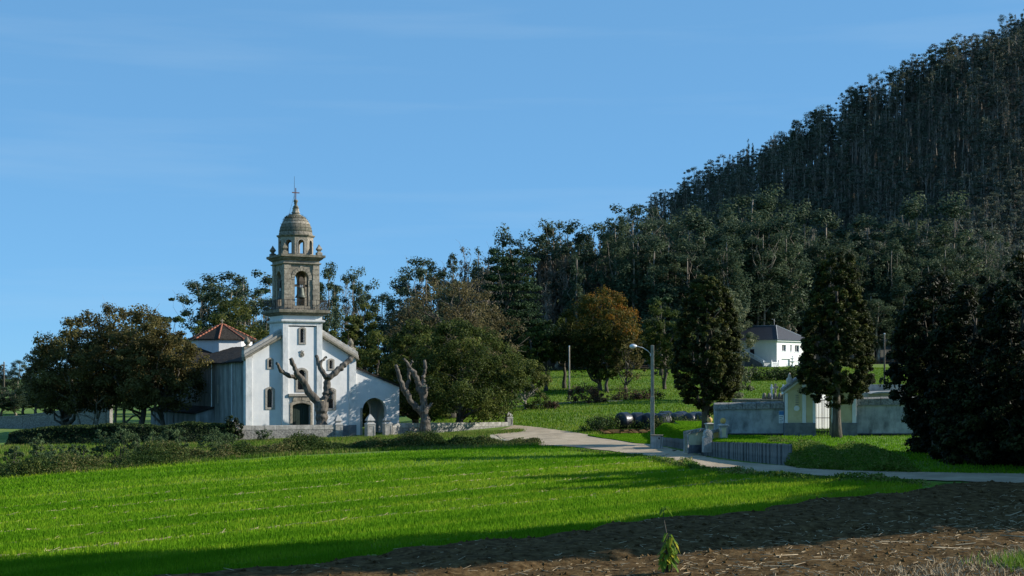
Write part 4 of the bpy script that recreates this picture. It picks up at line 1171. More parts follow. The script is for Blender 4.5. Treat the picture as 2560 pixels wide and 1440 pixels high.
for i in range(150):
    px = rng.uniform(1030, 2580)
    D = rng.uniform(268, 345)
    top = np.interp(px, env_x, env_y) + abs(rng.normal(0, 55)) + 12
    if px < 1520:
        k = [B, B, CL, FU][int(rng.integers(4))]
    else:
        k = [FU, FU, FU, CL, U][int(rng.integers(5))]
    place_euc(k, px, D, top, rng.uniform(.9, 1.4))
# low dark thicket in front of the belt, and the trees on the far left
for i in range(34):
    px = 1040 + i * 45 + rng.uniform(-15, 15)
    if 1830 < px < 2100:
        continue
    place_euc(FU, px, 262 + rng.uniform(-6, 8), 790 + rng.uniform(-45, 35) - (40 if px > 1650 else 0), 2.0, 'low dark leafy tree along the top edge of the meadow', 'low trees along the meadow edge')
for px, D, top, k, w in [(8, 330, 905, B, 1.3), (48, 330, 893, FU, 1.3), (30, 340, 925, FU, 1.4), (75, 335, 930, FU, 1.3), (-20, 330, 900, FU, 1.4), (110, 340, 940, FU, 1.4), (150, 330, 935, FU, 1.4), (-60, 330, 920, FU, 1.4)]:
    place_euc(k, px, D, top, w, 'distant tree on the flat land beyond the left field wall', 'distant trees at the far left')
for i in range(12):
    px = -60 + i * 30 + rng.uniform(-8, 8)
    place_euc(FU, px, 235 + rng.uniform(-15, 15), 965 + rng.uniform(-18, 12), 1.8, 'scrubby low tree behind the left field wall', 'scrub behind the left field wall')

# ------------------------------------------------------------------ the wooded hill
def hill_proto(kind, seed):
    r = np.random.default_rng(seed)
    H = 27.0
    if kind == 0:
        V, Fc, tone, C = crown_cloud([(.3, .5), (.5, .9), (.7, 1), (.88, .9), (1, .4)], H, 3.6, 3.6, 30, 760, .85, r, clump_r=.34, flat=.7, inner=.2, lump=.25, up=.8)
    elif kind == 1:
        V, Fc, tone, C = crown_cloud([(.62, .5), (.75, .9), (.88, 1), (1, .5)], H, 4.2, 4.2, 20, 560, .8, r, clump_r=.34, flat=.45, inner=.3, lump=.25, up=1.2)
    else:
        V, Fc, tone, C = crown_cloud([(.2, .5), (.5, .6), (.8, .6), (1, .2)], H, 1.9, 1.9, 34, 380, .65, r, clump_r=.4, flat=1.4, inner=.1)
    return V, Fc, tone, trunk_mesh('hill_trunk', H, .95, .40, C, r, 14 if kind < 2 else 10, sides=4, taper=.25, limb_from=.3, kink=.006)
src_col = bpy.data.collections.new('hill_tree_sources')
for i, (k, lm) in enumerate([(0, 'hilltree'), (1, 'hilltree'), (2, 'euc_warm'), (0, 'hilltree'), (2, 'hilltree'), (1, 'hilltree')]):
    V, Fc, tone, tr = hill_proto(k, 300 + i)
    nv = len(tr.vertices); co = np.empty(nv * 3, np.float32); tr.vertices.foreach_get('co', co)
    bmq = [list(p.vertices) for p in tr.polygons if len(p.vertices) == 4]
    me = raw_mesh('hill_tree_%d' % i, np.concatenate([V, co.reshape(-1, 3)]), np.concatenate([Fc, np.array(bmq) + len(V)]), np.concatenate([tone, np.full(len(bmq), .5)]))
    me.materials.append(M[lm]); me.materials.append(M['euc_bark'])
    me.polygons.foreach_set('material_index', np.concatenate([np.zeros(len(Fc), np.int32), np.ones(len(bmq), np.int32)]))
    bpy.data.meshes.remove(tr)
    src_col.objects.link(bpy.data.objects.new('hill_tree_%d' % i, me))
pts = []
r = np.random.default_rng(77)
while len(pts) < 4300:
    D = r.uniform(395, 1050); px = r.uniform(1380, 2720)
    X = (px - CX) / F * D
    z = gz(X, D)
    e = 4.0
    n = np.array([-(gz(X + e, D) - gz(X - e, D)) / (2 * e), -(gz(X, D + e) - gz(X, D - e)) / (2 * e), 1.0])
    v = np.array([-X, -D, CZ - z])
    if n @ v < -45 * np.linalg.norm(n):
        continue
    if z < 16 and D > 520:
        continue
    pts.append((X, D, z - .3))
pts = np.array(pts)
me = bpy.data.meshes.new('hill_forest')
me.vertices.add(len(pts)); me.vertices.foreach_set('co', pts.astype(np.float32).ravel())
a = me.attributes.new('idx', 'INT', 'POINT'); a.data.foreach_set('value', r.choice([0, 1, 2, 3, 4, 5], len(pts), p=[.15, .20, .22, .13, .16, .14]).astype(np.int32))
a = me.attributes.new('turn', 'FLOAT', 'POINT'); a.data.foreach_set('value', r.uniform(0, 6.28, len(pts)).astype(np.float32))
a = me.attributes.new('size', 'FLOAT', 'POINT'); a.data.foreach_set('value', r.uniform(.55, 1.15, len(pts)).astype(np.float32))
forest = tag(link('hill_forest', me), 'dark eucalyptus forest covering the steep hillside', kind='stuff')
ng = bpy.data.node_groups.new('forest_scatter', 'GeometryNodeTree')
ng.interface.new_socket('Geometry', in_out='INPUT', socket_type='NodeSocketGeometry')
ng.interface.new_socket('Geometry', in_out='OUTPUT', socket_type='NodeSocketGeometry')
gi, go = ng.nodes.new('NodeGroupInput'), ng.nodes.new('NodeGroupOutput')
ci = ng.nodes.new('GeometryNodeCollectionInfo'); ci.inputs['Collection'].default_value = src_col
ci.inputs['Separate Children'].default_value = True; ci.inputs['Reset Children'].default_value = True
ip = ng.nodes.new('GeometryNodeInstanceOnPoints'); ip.inputs['Pick Instance'].default_value = True
def named_attr(nm, ty):
    n_ = ng.nodes.new('GeometryNodeInputNamedAttribute'); n_.data_type = ty; n_.inputs['Name'].default_value = nm
    return n_.outputs['Attribute']
cx = ng.nodes.new('ShaderNodeCombineXYZ')
ng.links.new(named_attr('turn', 'FLOAT'), cx.inputs[2])
ng.links.new(gi.outputs[0], ip.inputs['Points']); ng.links.new(ci.outputs[0], ip.inputs['Instance'])
ng.links.new(named_attr('idx', 'INT'), ip.inputs['Instance Index']); ng.links.new(cx.outputs[0], ip.inputs['Rotation'])
ng.links.new(named_attr('size', 'FLOAT'), ip.inputs['Scale']); ng.links.new(ip.outputs[0], go.inputs[0])
md = forest.modifiers.new('scatter', 'NODES'); md.node_group = ng
# trees that stand out on the ridge line
Ds = np.linspace(420, 1100, 700)
for px in np.concatenate([np.arange(1700, 2600, 17) + rng.uniform(-14, 14, 53)]):
    X = (px - CX) / F * Ds
    el = (terr(X, Ds) - CZ) / Ds
    i = int(np.argmax(el))
    D = Ds[i] * rng.uniform(.97, 1.0)
    Xp = (px - CX) / F * D; z = gz(Xp, D)
    H = rng.choice([16, 19, 22, 25, 30, 34]) + rng.uniform(-2, 2)
    place_euc([U, U, FU, U, B, CL][int(rng.integers(6))] if px < 2380 else [U, B, CL, B][int(rng.integers(4))], px, D, HY - (z + H - CZ) / D * F, rng.uniform(1.0, 1.5), 'eucalyptus standing out against the sky on the hill ridge', 'eucalyptus trees along the hill ridge')

# clearing on the hillside
hp = [ghit(2462, 640), ghit(2600, 640)]

# ------------------------------------------------------------------ white house on the rise
HD = 273.0
hz0 = CZ + (HY - 928) / F * HD
hc0 = at(1942, 928, HD)
HR = R(45)
house = empty('house', (hc0[0], hc0[1], hz0), HR, 'white two storey house with hipped slate roof on the rise', 'house')
# local: x along the sunlit face (to the right and back), y along the shaded face (to the left and back)
ch, sh_ = math.cos(HR), math.sin(HR)
def hx(px, y=0.0):
    a = (px - CX) / F
    return (a * (hc0[1] + y * ch) - hc0[0] + y * sh_) / (ch - a * sh_)
def hzz(py, x, y=0.0):
    return CZ + (HY - py) / F * (hc0[1] + x * sh_ + y * ch) - hz0
LX, LY = 10.5, 13.0
zeav = hzz(853, 0)
hholes = []
def house_window(px0, px1, py0, py1, nm='window', shutter=False):
    x0, x1 = hx(px0), hx(px1); z1, z0 = hzz(py0, x0), hzz(py1, x0)
    hole = [(x0, z0), (x1, z0), (x1, z1), (x0, z1)]
    hholes.append(hole)
    f = MB().plate([(x0 + .002, z0 + .002), (x1 - .002, z0 + .002), (x1 - .002, z1 - .002), (x0 + .002, z1 - .002)], [[(x0 + .07, z0 + .07), (x1 - .07, z0 + .07), (x1 - .07, z1 - .07), (x0 + .07, z1 - .07)]], .2, .26).build(nm, M['white_trim'], house)
    MB().box(x0 + .05, x1 - .05, .262, .28, z0 + .05, z1 - .05).build('pane', M['glass'], f)
    MB().box((x0 + x1) / 2 - .04, (x0 + x1) / 2 + .04, .19, .25, z0 + .06, z1 - .06).build('mullion', M['white_trim'], f)
    MB().box(x0 - .08, x1 + .08, -.08, .15, z0 - .1, z0 - .003).build('sill', M['white_trim'], f)
    if shutter:
        MB().box(x0 + .03, x1 - .03, .15, .19, z0 + (z1 - z0) * .5, z1 - .01).build('shutter', M['house_white'], f)
house_window(1955, 1965, 862, 878); house_window(1975.5, 1979.5, 862, 879); house_window(1987, 1998, 863, 880, shutter=False); house_window(1987, 1998, 904, 920, shutter=True)
dx0, dx1 = hx(1953.5), hx(1975)
hholes.append([(dx0, -.1), (dx1, -.1), (dx1, hzz(897, dx0)), (dx0, hzz(897, dx0))])
gd = MB().box(dx0, dx1, .3, .38, -.2, hzz(897, dx0)).build('garage_door', M['white_trim'], house)
for i in range(5):
    zz = hzz(897, dx0) * (i + .08) / 5
    MB().box(dx0 + .05, dx1 - .05, .27, .299, zz, zz + hzz(897, dx0) / 5 * .86).build('panel', M['white_trim'], gd)
MB().plate([(0, -.6), (LX, -.6), (LX, zeav), (0, zeav)], hholes, 0, .45).build('front_wall', M['house_white'], house)
MB().box(0, LX, .45, LY, -.6, zeav).build('house_wall', M['house_white'], house)
MB().box(-.4, LX + .4, -.4, LY + .4, zeav - .02, zeav + .28).build('eaves_band', M['white_trim'], house, bevel=.03)
zr_ = hzz(813, LX / 2, 3.2)
e = .65
rv = [(-e, -e, zeav + .281), (LX + e, -e, zeav + .281), (LX + e, LY + e, zeav + .281), (-e, LY + e, zeav + .281), (LX / 2, LX / 2 * .72, zr_), (LX / 2, LY - LX / 2 * .72, zr_)]
hroof = MB().add(rv, [(0, 1, 4), (1, 2, 5, 4), (2, 3, 5), (3, 0, 4, 5), (3, 2, 1, 0)]).build('roof', M['slate'], house)
for a_, b_ in ((0, 4), (1, 4), (4, 5)):
    MB().tube([rv[a_], rv[b_]], .07, 6).build('ridge_capping', M['lamp_metal'], hroof)
MB().tube([(LX / 2, LX / 2 * .8, zr_), (LX / 2, LX / 2 * .8, zr_ + 1.3)], .03, 5).tube([(LX / 2 - .9, LX / 2 * .8, zr_ + 1.25), (LX / 2 + .5, LX / 2 * .8, zr_ + .8)], .03, 4).tube([(LX / 2 - .7, LX / 2 * .8 - .3, zr_ + 1.2), (LX / 2 - .7, LX / 2 * .8 + .3, zr_ + 1.2)], .025, 4).build('aerial', M['lamp_metal'], hroof)
MB().box(-.05, .1, 5.2, 6.2, 2.7, 4.3).build('side_window', M['glass'], house)
# outside stair with balustrade against the shaded face
st = MB()
for i in range(14):
    st.box(-1.5, -.02, 1.4 + i * .36, 1.4 + i * .36 + .38, -.6, .95 + i * .17)
st.box(-2.6, -.02, -.6, 1.42, -.6, .85)
stair = st.build('staircase', M['cem_grey'], house)
mb = MB().tube([(-1.45, 1.3, 1.75), (-1.45, 6.5, 4.25)], .06, 5).tube([(-1.45, 1.3, 1.05), (-1.45, 6.5, 3.45)], .05, 5)
for i in range(24):
    y = 1.3 + 5.2 * i / 23
    z = 1.05 + 2.4 * i / 23
    mb.box(-1.49, -1.41, y - .04, y + .04, z, z + .72)
mb.build('stair_balustrade', M['white_trim'], stair)
mb = MB()
for (p, q) in (((-2.55, 1.3), (-2.55, -.55)), ((-2.55, -.55), (-.2, -.55))):
    for i in range(12):
        x = p[0] + (q[0] - p[0]) * i / 11; y = p[1] + (q[1] - p[1]) * i / 11
        mb.box(x - .05, x + .05, y - .05, y + .05, .85, 1.62)
    mb.tube([(*p, 1.66), (*q, 1.66)], .08, 5).tube([(*p, .9), (*q, .9)], .06, 5)
mb.build('landing_balustrade', M['white_trim'], stair)
for p in ((-2.55, -.55), (-.2, -.55), (-2.55, 1.3)):
    MB().box(p[0] - .1, p[0] + .1, p[1] - .1, p[1] + .1, .6, 1.95).lathe((p[0], p[1], 1.95), [(.08, 0), (.12, .1), (.03, .22)], 10).build('newel', M['white_trim'], stair)
fp = at(1981, 929, 266)
ft = empty('garden_fountain', (fp[0], fp[1], gz(fp[0], fp[1])), 0, 'small tiered white fountain in front of the white house', 'fountain')
MB().lathe((0, 0, 0), [(.5, 0), (.4, .3), (.16, .5), (.14, .9), (.6, 1.05), (.62, 1.15), (.1, 1.12), (.1, 1.5), (.38, 1.62), (.4, 1.7), (.07, 1.7), (.06, 1.95), (.14, 2.05), (.02, 2.25)], 16).build('basin_stack', M['marble'], ft, True)

# ------------------------------------------------------------------ lawn of the cemetery behind a concrete palisade
pal_px = [(1655, 1114, 1093), (1712, 1124, 1098), (1762, 1139, 1104), (1850, 1151, 1106), (1920, 1159, 1108), (1980, 1165, 1110)]
pal = np.array([ghit(a, b) for a, b, c in pal_px]); pal_t = np.array([CZ + (HY - c) / F * p[1] for (a, b, c), p in zip(pal_px, pal)])
edge = np.concatenate([np.array([ghit(p, q)[:2] for p, q in ((1470, 1091), (1530, 1100), (1590, 1110))]), pal[:, :2] + np.array([0, .35]), np.array([ghit(p, q)[:2] for p, q in ((2010, 1172), (2100, 1177), (2250, 1182), (2400, 1185), (2560, 1187), (2800, 1190))])])
def lawn_z(y):
    return 1.30 + .006 * (y - 95)
nU, nV = 120, 40
s = np.concatenate([[0], np.cumsum(np.linalg.norm(np.diff(edge, axis=0), axis=1))]); tq = np.linspace(0, s[-1], nU)
ex_, ey_ = np.interp(tq, s, edge[:, 0]), np.interp(tq, s, edge[:, 1])
s_pal = s[len(pal) + 2]; s_pal0 = s[3]
pal_top = np.interp(ex_, pal[:, 0], pal_t)
V = []
for i in range(nU):
    for j in range(nV):
        d = (j / (nV - 1)) ** 1.6 * (128 - ey_[i])
        x = ex_[i] * (1 + .35 * d / ey_[i]); y = ey_[i] + d
        zl = lawn_z(y); g = gz(x, y)
        if tq[i] < s_pal0:
            k = float(sm(0, s_pal0, tq[i])) * float(sm(0, 3, d)); z = g + .02 + .12 * k
        elif tq[i] <= s_pal + .2:
            lo_ = min(zl, pal_top[i]); k = float(sm(pal[0][0], pal[2][0], ex_[i]))
            back = (g + .3) * (1 - k) + zl * k
            z = pal_top[i] - .06 + (back - pal_top[i] + .06) * float(sm(0, 6, d))
        else:
            k = float(sm(0, 4.5, d)); z = g + .02 + (zl - g - .02) * k + .05 * math.sin(x * 3) * k * (1 - k)
        if d > 20 and ex_[i] < pal[2][0]:
            z = g + .02 + (z - g - .02) * float(sm(32, 20, d))
        z = max(z, g + .02) if d < 45 else max(g + .02, z - .2 * (d - 45))
        V.append((x, y, z))
I, J = np.meshgrid(np.arange(nU - 1), np.arange(nV - 1), indexing='ij'); q = (I * nV + J).ravel()
lawn_me = raw_mesh('lawn', V, np.stack([q, q + nV, q + nV + 1, q + 1], 1), smooth=True)
tag(link('lawn', lawn_me, M['meadow']), 'raised lawn in front of the cemetery wall', kind='structure')
lawnV = np.array(V).reshape(nU, nV, 3)

fence = empty('retaining_fence', tuple(pal[0]), 0, 'low retaining fence of upright grey concrete slabs along the lane', 'fence')
d_ = np.concatenate([[0], np.cumsum(np.linalg.norm(np.diff(pal[:, :2], axis=0), axis=1))])
k = 0; t = 0.0
while t < d_[-1] - .2:
    x, y = np.interp(t, d_, pal[:, 0]), np.interp(t, d_, pal[:, 1]); zt = np.interp(t, d_, pal_t)
    x2, y2 = np.interp(t + .3, d_, pal[:, 0]), np.interp(t + .3, d_, pal[:, 1])
    hgt = zt - gz(x, y)
    off = rng.uniform(-.06, .06)
    MB().box(0, .245, -.05 + off, .06 + off, -.35, hgt + rng.uniform(-.03, .02)).build('slab', M['slab'], fence, bevel=.012, loc=(x - pal[0][0], y - pal[0][1], gz(x, y) - pal[0][2]), rz=math.atan2(y2 - y, x2 - x) + rng.uniform(-.05, .05))
    t += .285

# ------------------------------------------------------------------ cemetery
CD = 101.0
def ux(px, D=CD): return (px - CX) / F * D
def uz(py, D=CD): return CZ + (HY - py) / F * D
def wall_run(label, px0, px1, py_top0, py_top1, cope_py0, cope_py1, stain):
    x0, x1 = ux(px0), ux(px1)
    w = empty('cemetery_wall', (x0, CD, uz(1093)), 0, label, 'wall')
    zb = uz(1093)
    L = x1 - x0
    z0, z1 = uz(py_top0) - zb, uz(py_top1) - zb
    MB().prism([(0, uz(1084) - zb), (L, uz(1084) - zb), (L, z1), (0, z0)], 0, .4).build('wall_face', stain, w, bevel=.03)
    MB().box(.02, L - .02, -.05, .42, -.4, uz(1084) - zb).build('wall_base', M['black_base'], w)
    c0, c1 = uz(cope_py0) - zb, uz(cope_py1) - zb
    n = int(L / .9)
    for i in range(n):
        a, b = i / n, (i + 1) / n - .006
        za, zb_ = z0 + (z1 - z0) * a, z0 + (z1 - z0) * b
        ca, cb = c0 + (c1 - c0) * a + rng.uniform(-.012, .012), c0 + (c1 - c0) * b
        V = [(a * L, -.14, za), (a * L, .55, za), (a * L, .45, ca - .05), (a * L, .2, ca), (a * L, -.08, ca - .12), (b * L, -.14, zb_), (b * L, .55, zb_), (b * L, .45, cb - .05), (b * L, .2, cb), (b * L, -.08, cb - .12)]
        MB().add(V, [(0, 1, 2, 3, 4), (9, 8, 7, 6, 5), (0, 5, 6, 1), (1, 6, 7, 2), (2, 7, 8, 3), (3, 8, 9, 4), (4, 9, 5, 0)]).build('coping_stone', M['rubble'], w)
    return w
wall_run('weathered whitewashed cemetery wall left of the gate', 1786, 1961, 1024, 1021, 1007, 1003, M['cem_white'])
wall_run('stained whitewashed cemetery wall right of the gate', 2138, 2330, 1014, 1010, 994, 988, M['cem_white'])
# notice on the wall
nb = empty('notice_sheet', (ux(1947), CD - .02, uz(1058)), 0, 'torn blue and white notice pasted on the cemetery wall', 'poster')
MB().box(0, ux(1960) - ux(1947), -.012, -.004, 0, uz(1027) - uz(1058)).build('sheet', M['poster'], nb)
hN = uz(1027) - uz(1058); wN = ux(1960) - ux(1947)
MB().box(.01, wN - .01, -.017, -.013, hN * .66, hN * .98).build('header', M['poster_blue'], nb)
for i in range(4):
    MB().box(.04, wN * (.8 if i % 2 else .55), -.017, -.013, hN * (.08 + .14 * i), hN * (.13 + .14 * i)).build('printed_line', M['cem_grey'], nb)

gx0, gx1 = ux(1960), ux(2138)
gate = empty('cemetery_gatehouse', (gx0, CD, uz(1093)), 0, 'cream and white gabled cemetery gateway partly hidden by the tall cypress', 'gateway')
gb = uz(1093)
GW = gx1 - gx0
GC = ux(2057) - gx0
zp = uz(1057) - gb
ze_, zk = uz(981) - gb, uz(905) - gb
go0, go1 = ux(2038) - gx0, ux(2076) - gx0
opening = arch(go0, go1, .02, uz(985) - gb, (go1 - go0) / 2, 12)
opening[0] = (go0, -.25); opening[1] = (go1, -.25)
MB().plate([(0, -.4), (GW, -.4), (GW, ze_), (GC, zk), (0, ze_)], [opening], -.25, .3).build('gate_wall', M['cem_cream'], gate)
for px0, px1 in ((1960, 1967.5), (2004, 2013), (2030, 2037), (2077, 2082), (2092, 2098), (2128, 2138)):
    a_, b_ = ux(px0) - gx0, ux(px1) - gx0
    m_ = (a_ + b_) / 2
    top = ze_ + (zk - ze_) * (m_ / GC if m_ < GC else (GW - m_) / (GW - GC)) - .12
    MB().box(a_, b_, -.32, .0, zp, top).build('pilaster', M['white_trim'], gate, bevel=.012)
for (a_, b_) in ((-.06, go0 - .02), (go1 + .02, GW + .06)):
    MB().box(a_, b_, -.38, .31, -.4, zp).build('plinth', M['cem_grey'], gate, bevel=.02)
for sgn in (0, 1):
    pa_, pb_ = ((-.15, ze_), (GC, zk)) if sgn == 0 else ((GC, zk), (GW + .15, ze_))
    n = 8
    for i in range(n):
        f0, f1 = i / n, (i + 1) / n - .008
        q0 = (pa_[0] + (pb_[0] - pa_[0]) * f0, pa_[1] + (pb_[1] - pa_[1]) * f0); q1 = (pa_[0] + (pb_[0] - pa_[0]) * f1, pa_[1] + (pb_[1] - pa_[1]) * f1)
        MB().prism([(q0[0], q0[1] + .04), (q1[0], q1[1] + .04), (q1[0], q1[1] + .26), (q0[0], q0[1] + .26)], -.5, .5).build('roof_tile', M['rubble'], gate)
    MB().prism([(pa_[0], pa_[1] - .12), (pb_[0], pb_[1] - .12), (pb_[0], pb_[1] + .035), (pa_[0], pa_[1] + .035)], -.42, .2).build('raking_trim', M['white_trim'], gate)
# memorial panel
mp_ = MB().box(ux(1985) - gx0, ux(1996) - gx0, -.30, -.24, uz(1014) - gb, uz(985) - gb).build('memorial_panel', M['cem_cream'], gate, bevel=.01)
for i in range(6):
    zz = uz(1012 - i * 4.6) - gb
    MB().box(ux(1986.5) - gx0, ux(1994.5) - gx0, -.315, -.301, zz, zz + .045).build('carved_line', M['cem_grey'], mp_)
wr = MB().lathe((0, 0, 0), [(.16, 0), (.2, .03), (.16, .06)], 12, T=Matrix.Translation((ux(1990) - gx0, -.26, uz(1021) - gb)) @ Matrix.Rotation(R(90), 4, 'X')).build('carved_wreath', M['white_trim'], gate)
# iron gate leaves
leaf_g = empty('iron_gate', (gx0 + go0, CD - .05, gb), 0, 'slender wrought iron gate standing in the cemetery gateway', 'gate')
gwid = go1 - go0
for i in range(11):
    x = gwid * i / 10
    MB().tube([(x, 0, .05), (x, 0, 2.7)], .022 if i not in (0, 5, 10) else .035, 5).build('bar', M['dark_iron'], leaf_g)
for z in (.1, .55, 1.35, 2.6):
    MB().box(0, gwid, -.02, .02, z, z + .045).build('rail', M['dark_iron'], leaf_g)
for i in range(5):
    x = gwid * (i + .5) / 5
    MB().tube([(x + .08 * math.cos(a), 0, .33 + .14 * math.sin(a)) for a in np.linspace(0, 6.28, 13)], .014, 4).build('scroll', M['dark_iron'], leaf_g)
# pale chapel wall seen through the gate and tomb blocks behind the walls
tb = empty('tomb_chapel', (ux(2040, 112), 112, 1.4), 0, 'sunlit pale chapel wall glimpsed through the cemetery gate', 'tomb')
MB().box(-.5, 3.2, 0, 3, -.3, 3.2).build('chapel_wall', M['house_white'], tb, bevel=.03, rz=R(38))
MB().prism([(-.7, 3.2), (3.4, 3.2), (1.35, 4.2)], -.1, 3.1).build('chapel_roof', M['concrete'], tb, rz=R(38))
ub = at(1974, 968, CD)
urn = empty('urn', (ub[0], CD, uz(972)), 0, 'pinkish stone urn on the gateway corner', 'urn')
MB().lathe((0, 0, 0), [(.2, -.1), (.2, 0), (.08, .06), (.07, .14), (.2, .34), (.25, .58), (.22, .72), (.10, .84), (.13, .88), (.08, .98), (.09, 1.02), (.02, 1.14)], 18).build('urn_body', M['pink_stone'], urn, True)
MB().box(-.3, .3, -.2, .25, -.5, -.08).build('urn_base', M['rubble'], urn, bevel=.02)
# burial niches with little domed markers and crosses behind the left wall
nx0, nx1, ND = ux(1850, 106), ux(1962, 106), 106.0
niche = empty('burial_niche_block', (nx0, ND, 1.4), 0, 'lichen covered flat roof of burial niches behind the left cemetery wall', 'tomb')
zt = uz(998, ND) - 1.4
MB().box(0, nx1 - nx0, 0, 3, -.4, zt - .25).build('niche_wall', M['concrete'], niche)
MB().box(-.12, nx1 - nx0 + .1, -.15, 3.1, zt - .25, zt).build('niche_roof', M['granite_dark'], niche, bevel=.02)
NG = 'domed markers on the burial niches'
for i, px in enumerate((1911, 1923.5, 1937, 1949.5, 1960)):
    p = at(px, 997, ND + .3)
    o = MB().lathe((0, 0, 0), [(.17, -.02), (.18, .12), (.16, .26), (.12, .38), (.06, .46), (.01, .48)], 16).build('grave_marker', M['granite_dark'], None, True, loc=(p[0], p[1], 1.4 + zt))
    tag(o, ('leftmost dark domed marker on the burial niche roof', 'dark domed marker before the left white cross', 'dark domed marker before the tall stone cross', 'dark domed marker carrying a thin iron cross', 'dark domed marker nearest the gateway')[i], 'grave marker', NG)
def cross(label, px, top, bot, wd, m, D, th=.07):
    p = at(px, bot, D); H = (bot - top) / F * D; w_ = wd / F * D / 2
    c = empty('grave_cross', tuple(p), 0, label, 'cross', 'crosses above the burial niches')
    MB().box(-th, th, -th * .7, th * .7, H * .3, H).build('upright', m, c, bevel=.015)
    MB().box(-w_, w_, -th * .65, th * .65, H * .68, H * .68 + th * 2).build('crossbar', m, c, bevel=.015)
    MB().lathe((0, 0, 0), [(th * 2.8, -.3), (th * 2.8, 0), (th * 1.3, H * .12), (th * 1.2, H * .32)], 4).build('pedestal', m, c)
cross('white marble cross on the left behind the niches', 1929, 961, 996, 8, M['marble'], 107.5, .06)
cross('tall granite cross in the middle behind the niches', 1938.5, 959, 996, 14, M['granite'], 107.8, .08)
cross('white marble cross on the right behind the niches', 1958, 961, 996, 8, M['marble'], 107.5, .06)
cross('thin iron cross between the granite and right marble crosses', 1949.5, 968, 996, 5, M['dark_iron'], 107.2, .03)
rb = empty('tomb_block', (ux(2150, 106), 106, 1.4), 0, 'grey concrete tombs behind the right cemetery wall', 'tomb')
MB().box(0, 2.6, 0, 2.5, -.4, uz(981, 106) - 1.4).build('tomb_wall', M['concrete'], rb, bevel=.03)
MB().prism([(.6, uz(984, 106) - 1.4), (3.6, uz(980, 106) - 1.4), (3.6, uz(977, 106) - 1.4), (1.2, uz(979, 106) - 1.4)], -.6, 2.2).build('tomb_slab', M['concrete'], rb)
MB().box(1.2, 4.6, 3, 3.4, -.4, uz(961, 109) - 1.4).build('tomb_screen', M['concrete'], rb)
sl = MB().box(0, ux(2060) - ux(1985), -.9, 0, -.2, .03).build('threshold_step', M['concrete'], gate, loc=(ux(1985) - gx0, -.4, 0))

# low flanking walls with ball posts
def ball_post(label, px, base_py, top_py, wpx, D, ball=True):
    p = at(px, base_py, D); H = (base_py - top_py) / F * D; h = wpx / F * D / 2
    c = empty('ball_post', tuple(p), R(8), label, 'gate post', 'ball topped posts by the cemetery lawn')
    MB().box(-h * .9, h * .9, -h * .9, h * .9, -.5, H * .62).build('shaft', M['cem_cream'], c, bevel=.015)
    for k_ in range(4):
        T = Matrix.Rotation(k_ * math.pi / 2, 4, 'Z')
        MB().plate([(-h, 0), (h, 0), (h, H * .62), (-h, H * .62)], [[(-h * .6, .1), (h * .6, .1), (h * .6, H * .55), (-h * .6, H * .55)]], -h, -h * .88, T).build('panel_frame', M['concrete'], c)
    MB().lathe((0, 0, H * .62), [(h * 1.25, 0), (h * 1.3, H * .05), (h * .9, H * .09), (h * .5, H * .12)], 4).build('cap', M['concrete'], c, bevel=.01)
    MB().lathe((0, 0, H * .73), [(h * .05, 0)] + [(h * .78 * math.sin(a), h * .78 * (1 - math.cos(a))) for a in np.linspace(.35, math.pi - .05, 10)], 16).build('ball', M['ochre'], c, True)
ball_post('ball topped post beside the cemetery lawn, nearer the wall', 1807.5, 1096, 1046, 19, 96.5)
ball_post('ball topped post below the egg shaped cypress trunk', 1774, 1084, 1047, 18, 103)
def flank(label, px0, px1, t0, t1, b0, b1, D0, D1, m):
    a_, b_ = at(px0, b0, D0), at(px1, b1, D1)
    w = empty('garden_wall', tuple(a_), math.atan2(b_[1] - a_[1], b_[0] - a_[0]), label, 'wall')
    L = math.hypot(*(b_ - a_)[:2])
    h0, h1 = CZ + (HY - t0) / F * D0 - a_[2], CZ + (HY - t1) / F * D1 - a_[2]
    MB().prism([(0, -.6), (L, -.6), (L, h1 - .22), (0, h0 - .22)], -.12, .12).build('wall_panel', m, w)
    MB().prism([(0, -.55), (.12, -.55), (.12, h0 - .22), (0, h0 - .22)], -.17, .17).build('end_pier', M['concrete'], w)
    MB().prism([(.12, -.6), (L, -.6), (L, -.06), (.12, -.02)], -.16, .16).build('plinth', M['cem_grey'], w)
    for i in range(5):
        f0, f1 = i / 5, (i + 1) / 5 - .01
        MB().prism([(L * f0, h0 + (h1 - h0) * f0 - .22), (L * f1, h0 + (h1 - h0) * f1 - .22), (L * f1, h0 + (h1 - h0) * f1 - .03), (L * f0, h0 + (h1 - h0) * f0 - .03)], -.2, .2).build('coping_tile', M['rubble'], w)
    return w
flank('low cream garden wall with dark tile coping beside the lane', 1714, 1759, 1077, 1069, 1112, 1112, 96, 97.5, M['cem_cream'])
flank('low ochre garden wall between the scroll and the ball post', 1776, 1797, 1075, 1070, 1100, 1098, 96.5, 96.8, M['ochre'])
sc = empty('scroll_pier', tuple(at(1767, 1112, 94.5)), R(10), 'pale scroll ended pier between the low garden walls', 'gate post')
prof = [(-.28, -.5), (.30, -.5), (.30, .45)] + [(.05 + .27 * math.cos(a), .72 + .3 * math.sin(a)) for a in np.linspace(-.6, 3.6, 12)] + [(-.28, .5)]
MB().prism(prof, -.2, .2).build('pier_body', M['concrete'], sc, bevel=.02)
MB().prism([(.05 + .15 * math.cos(a), .74 + .17 * math.sin(a)) for a in np.linspace(0, 6.2, 12)], -.23, .23).build('scroll_eye', M['wallstone'], sc, bevel=.01)

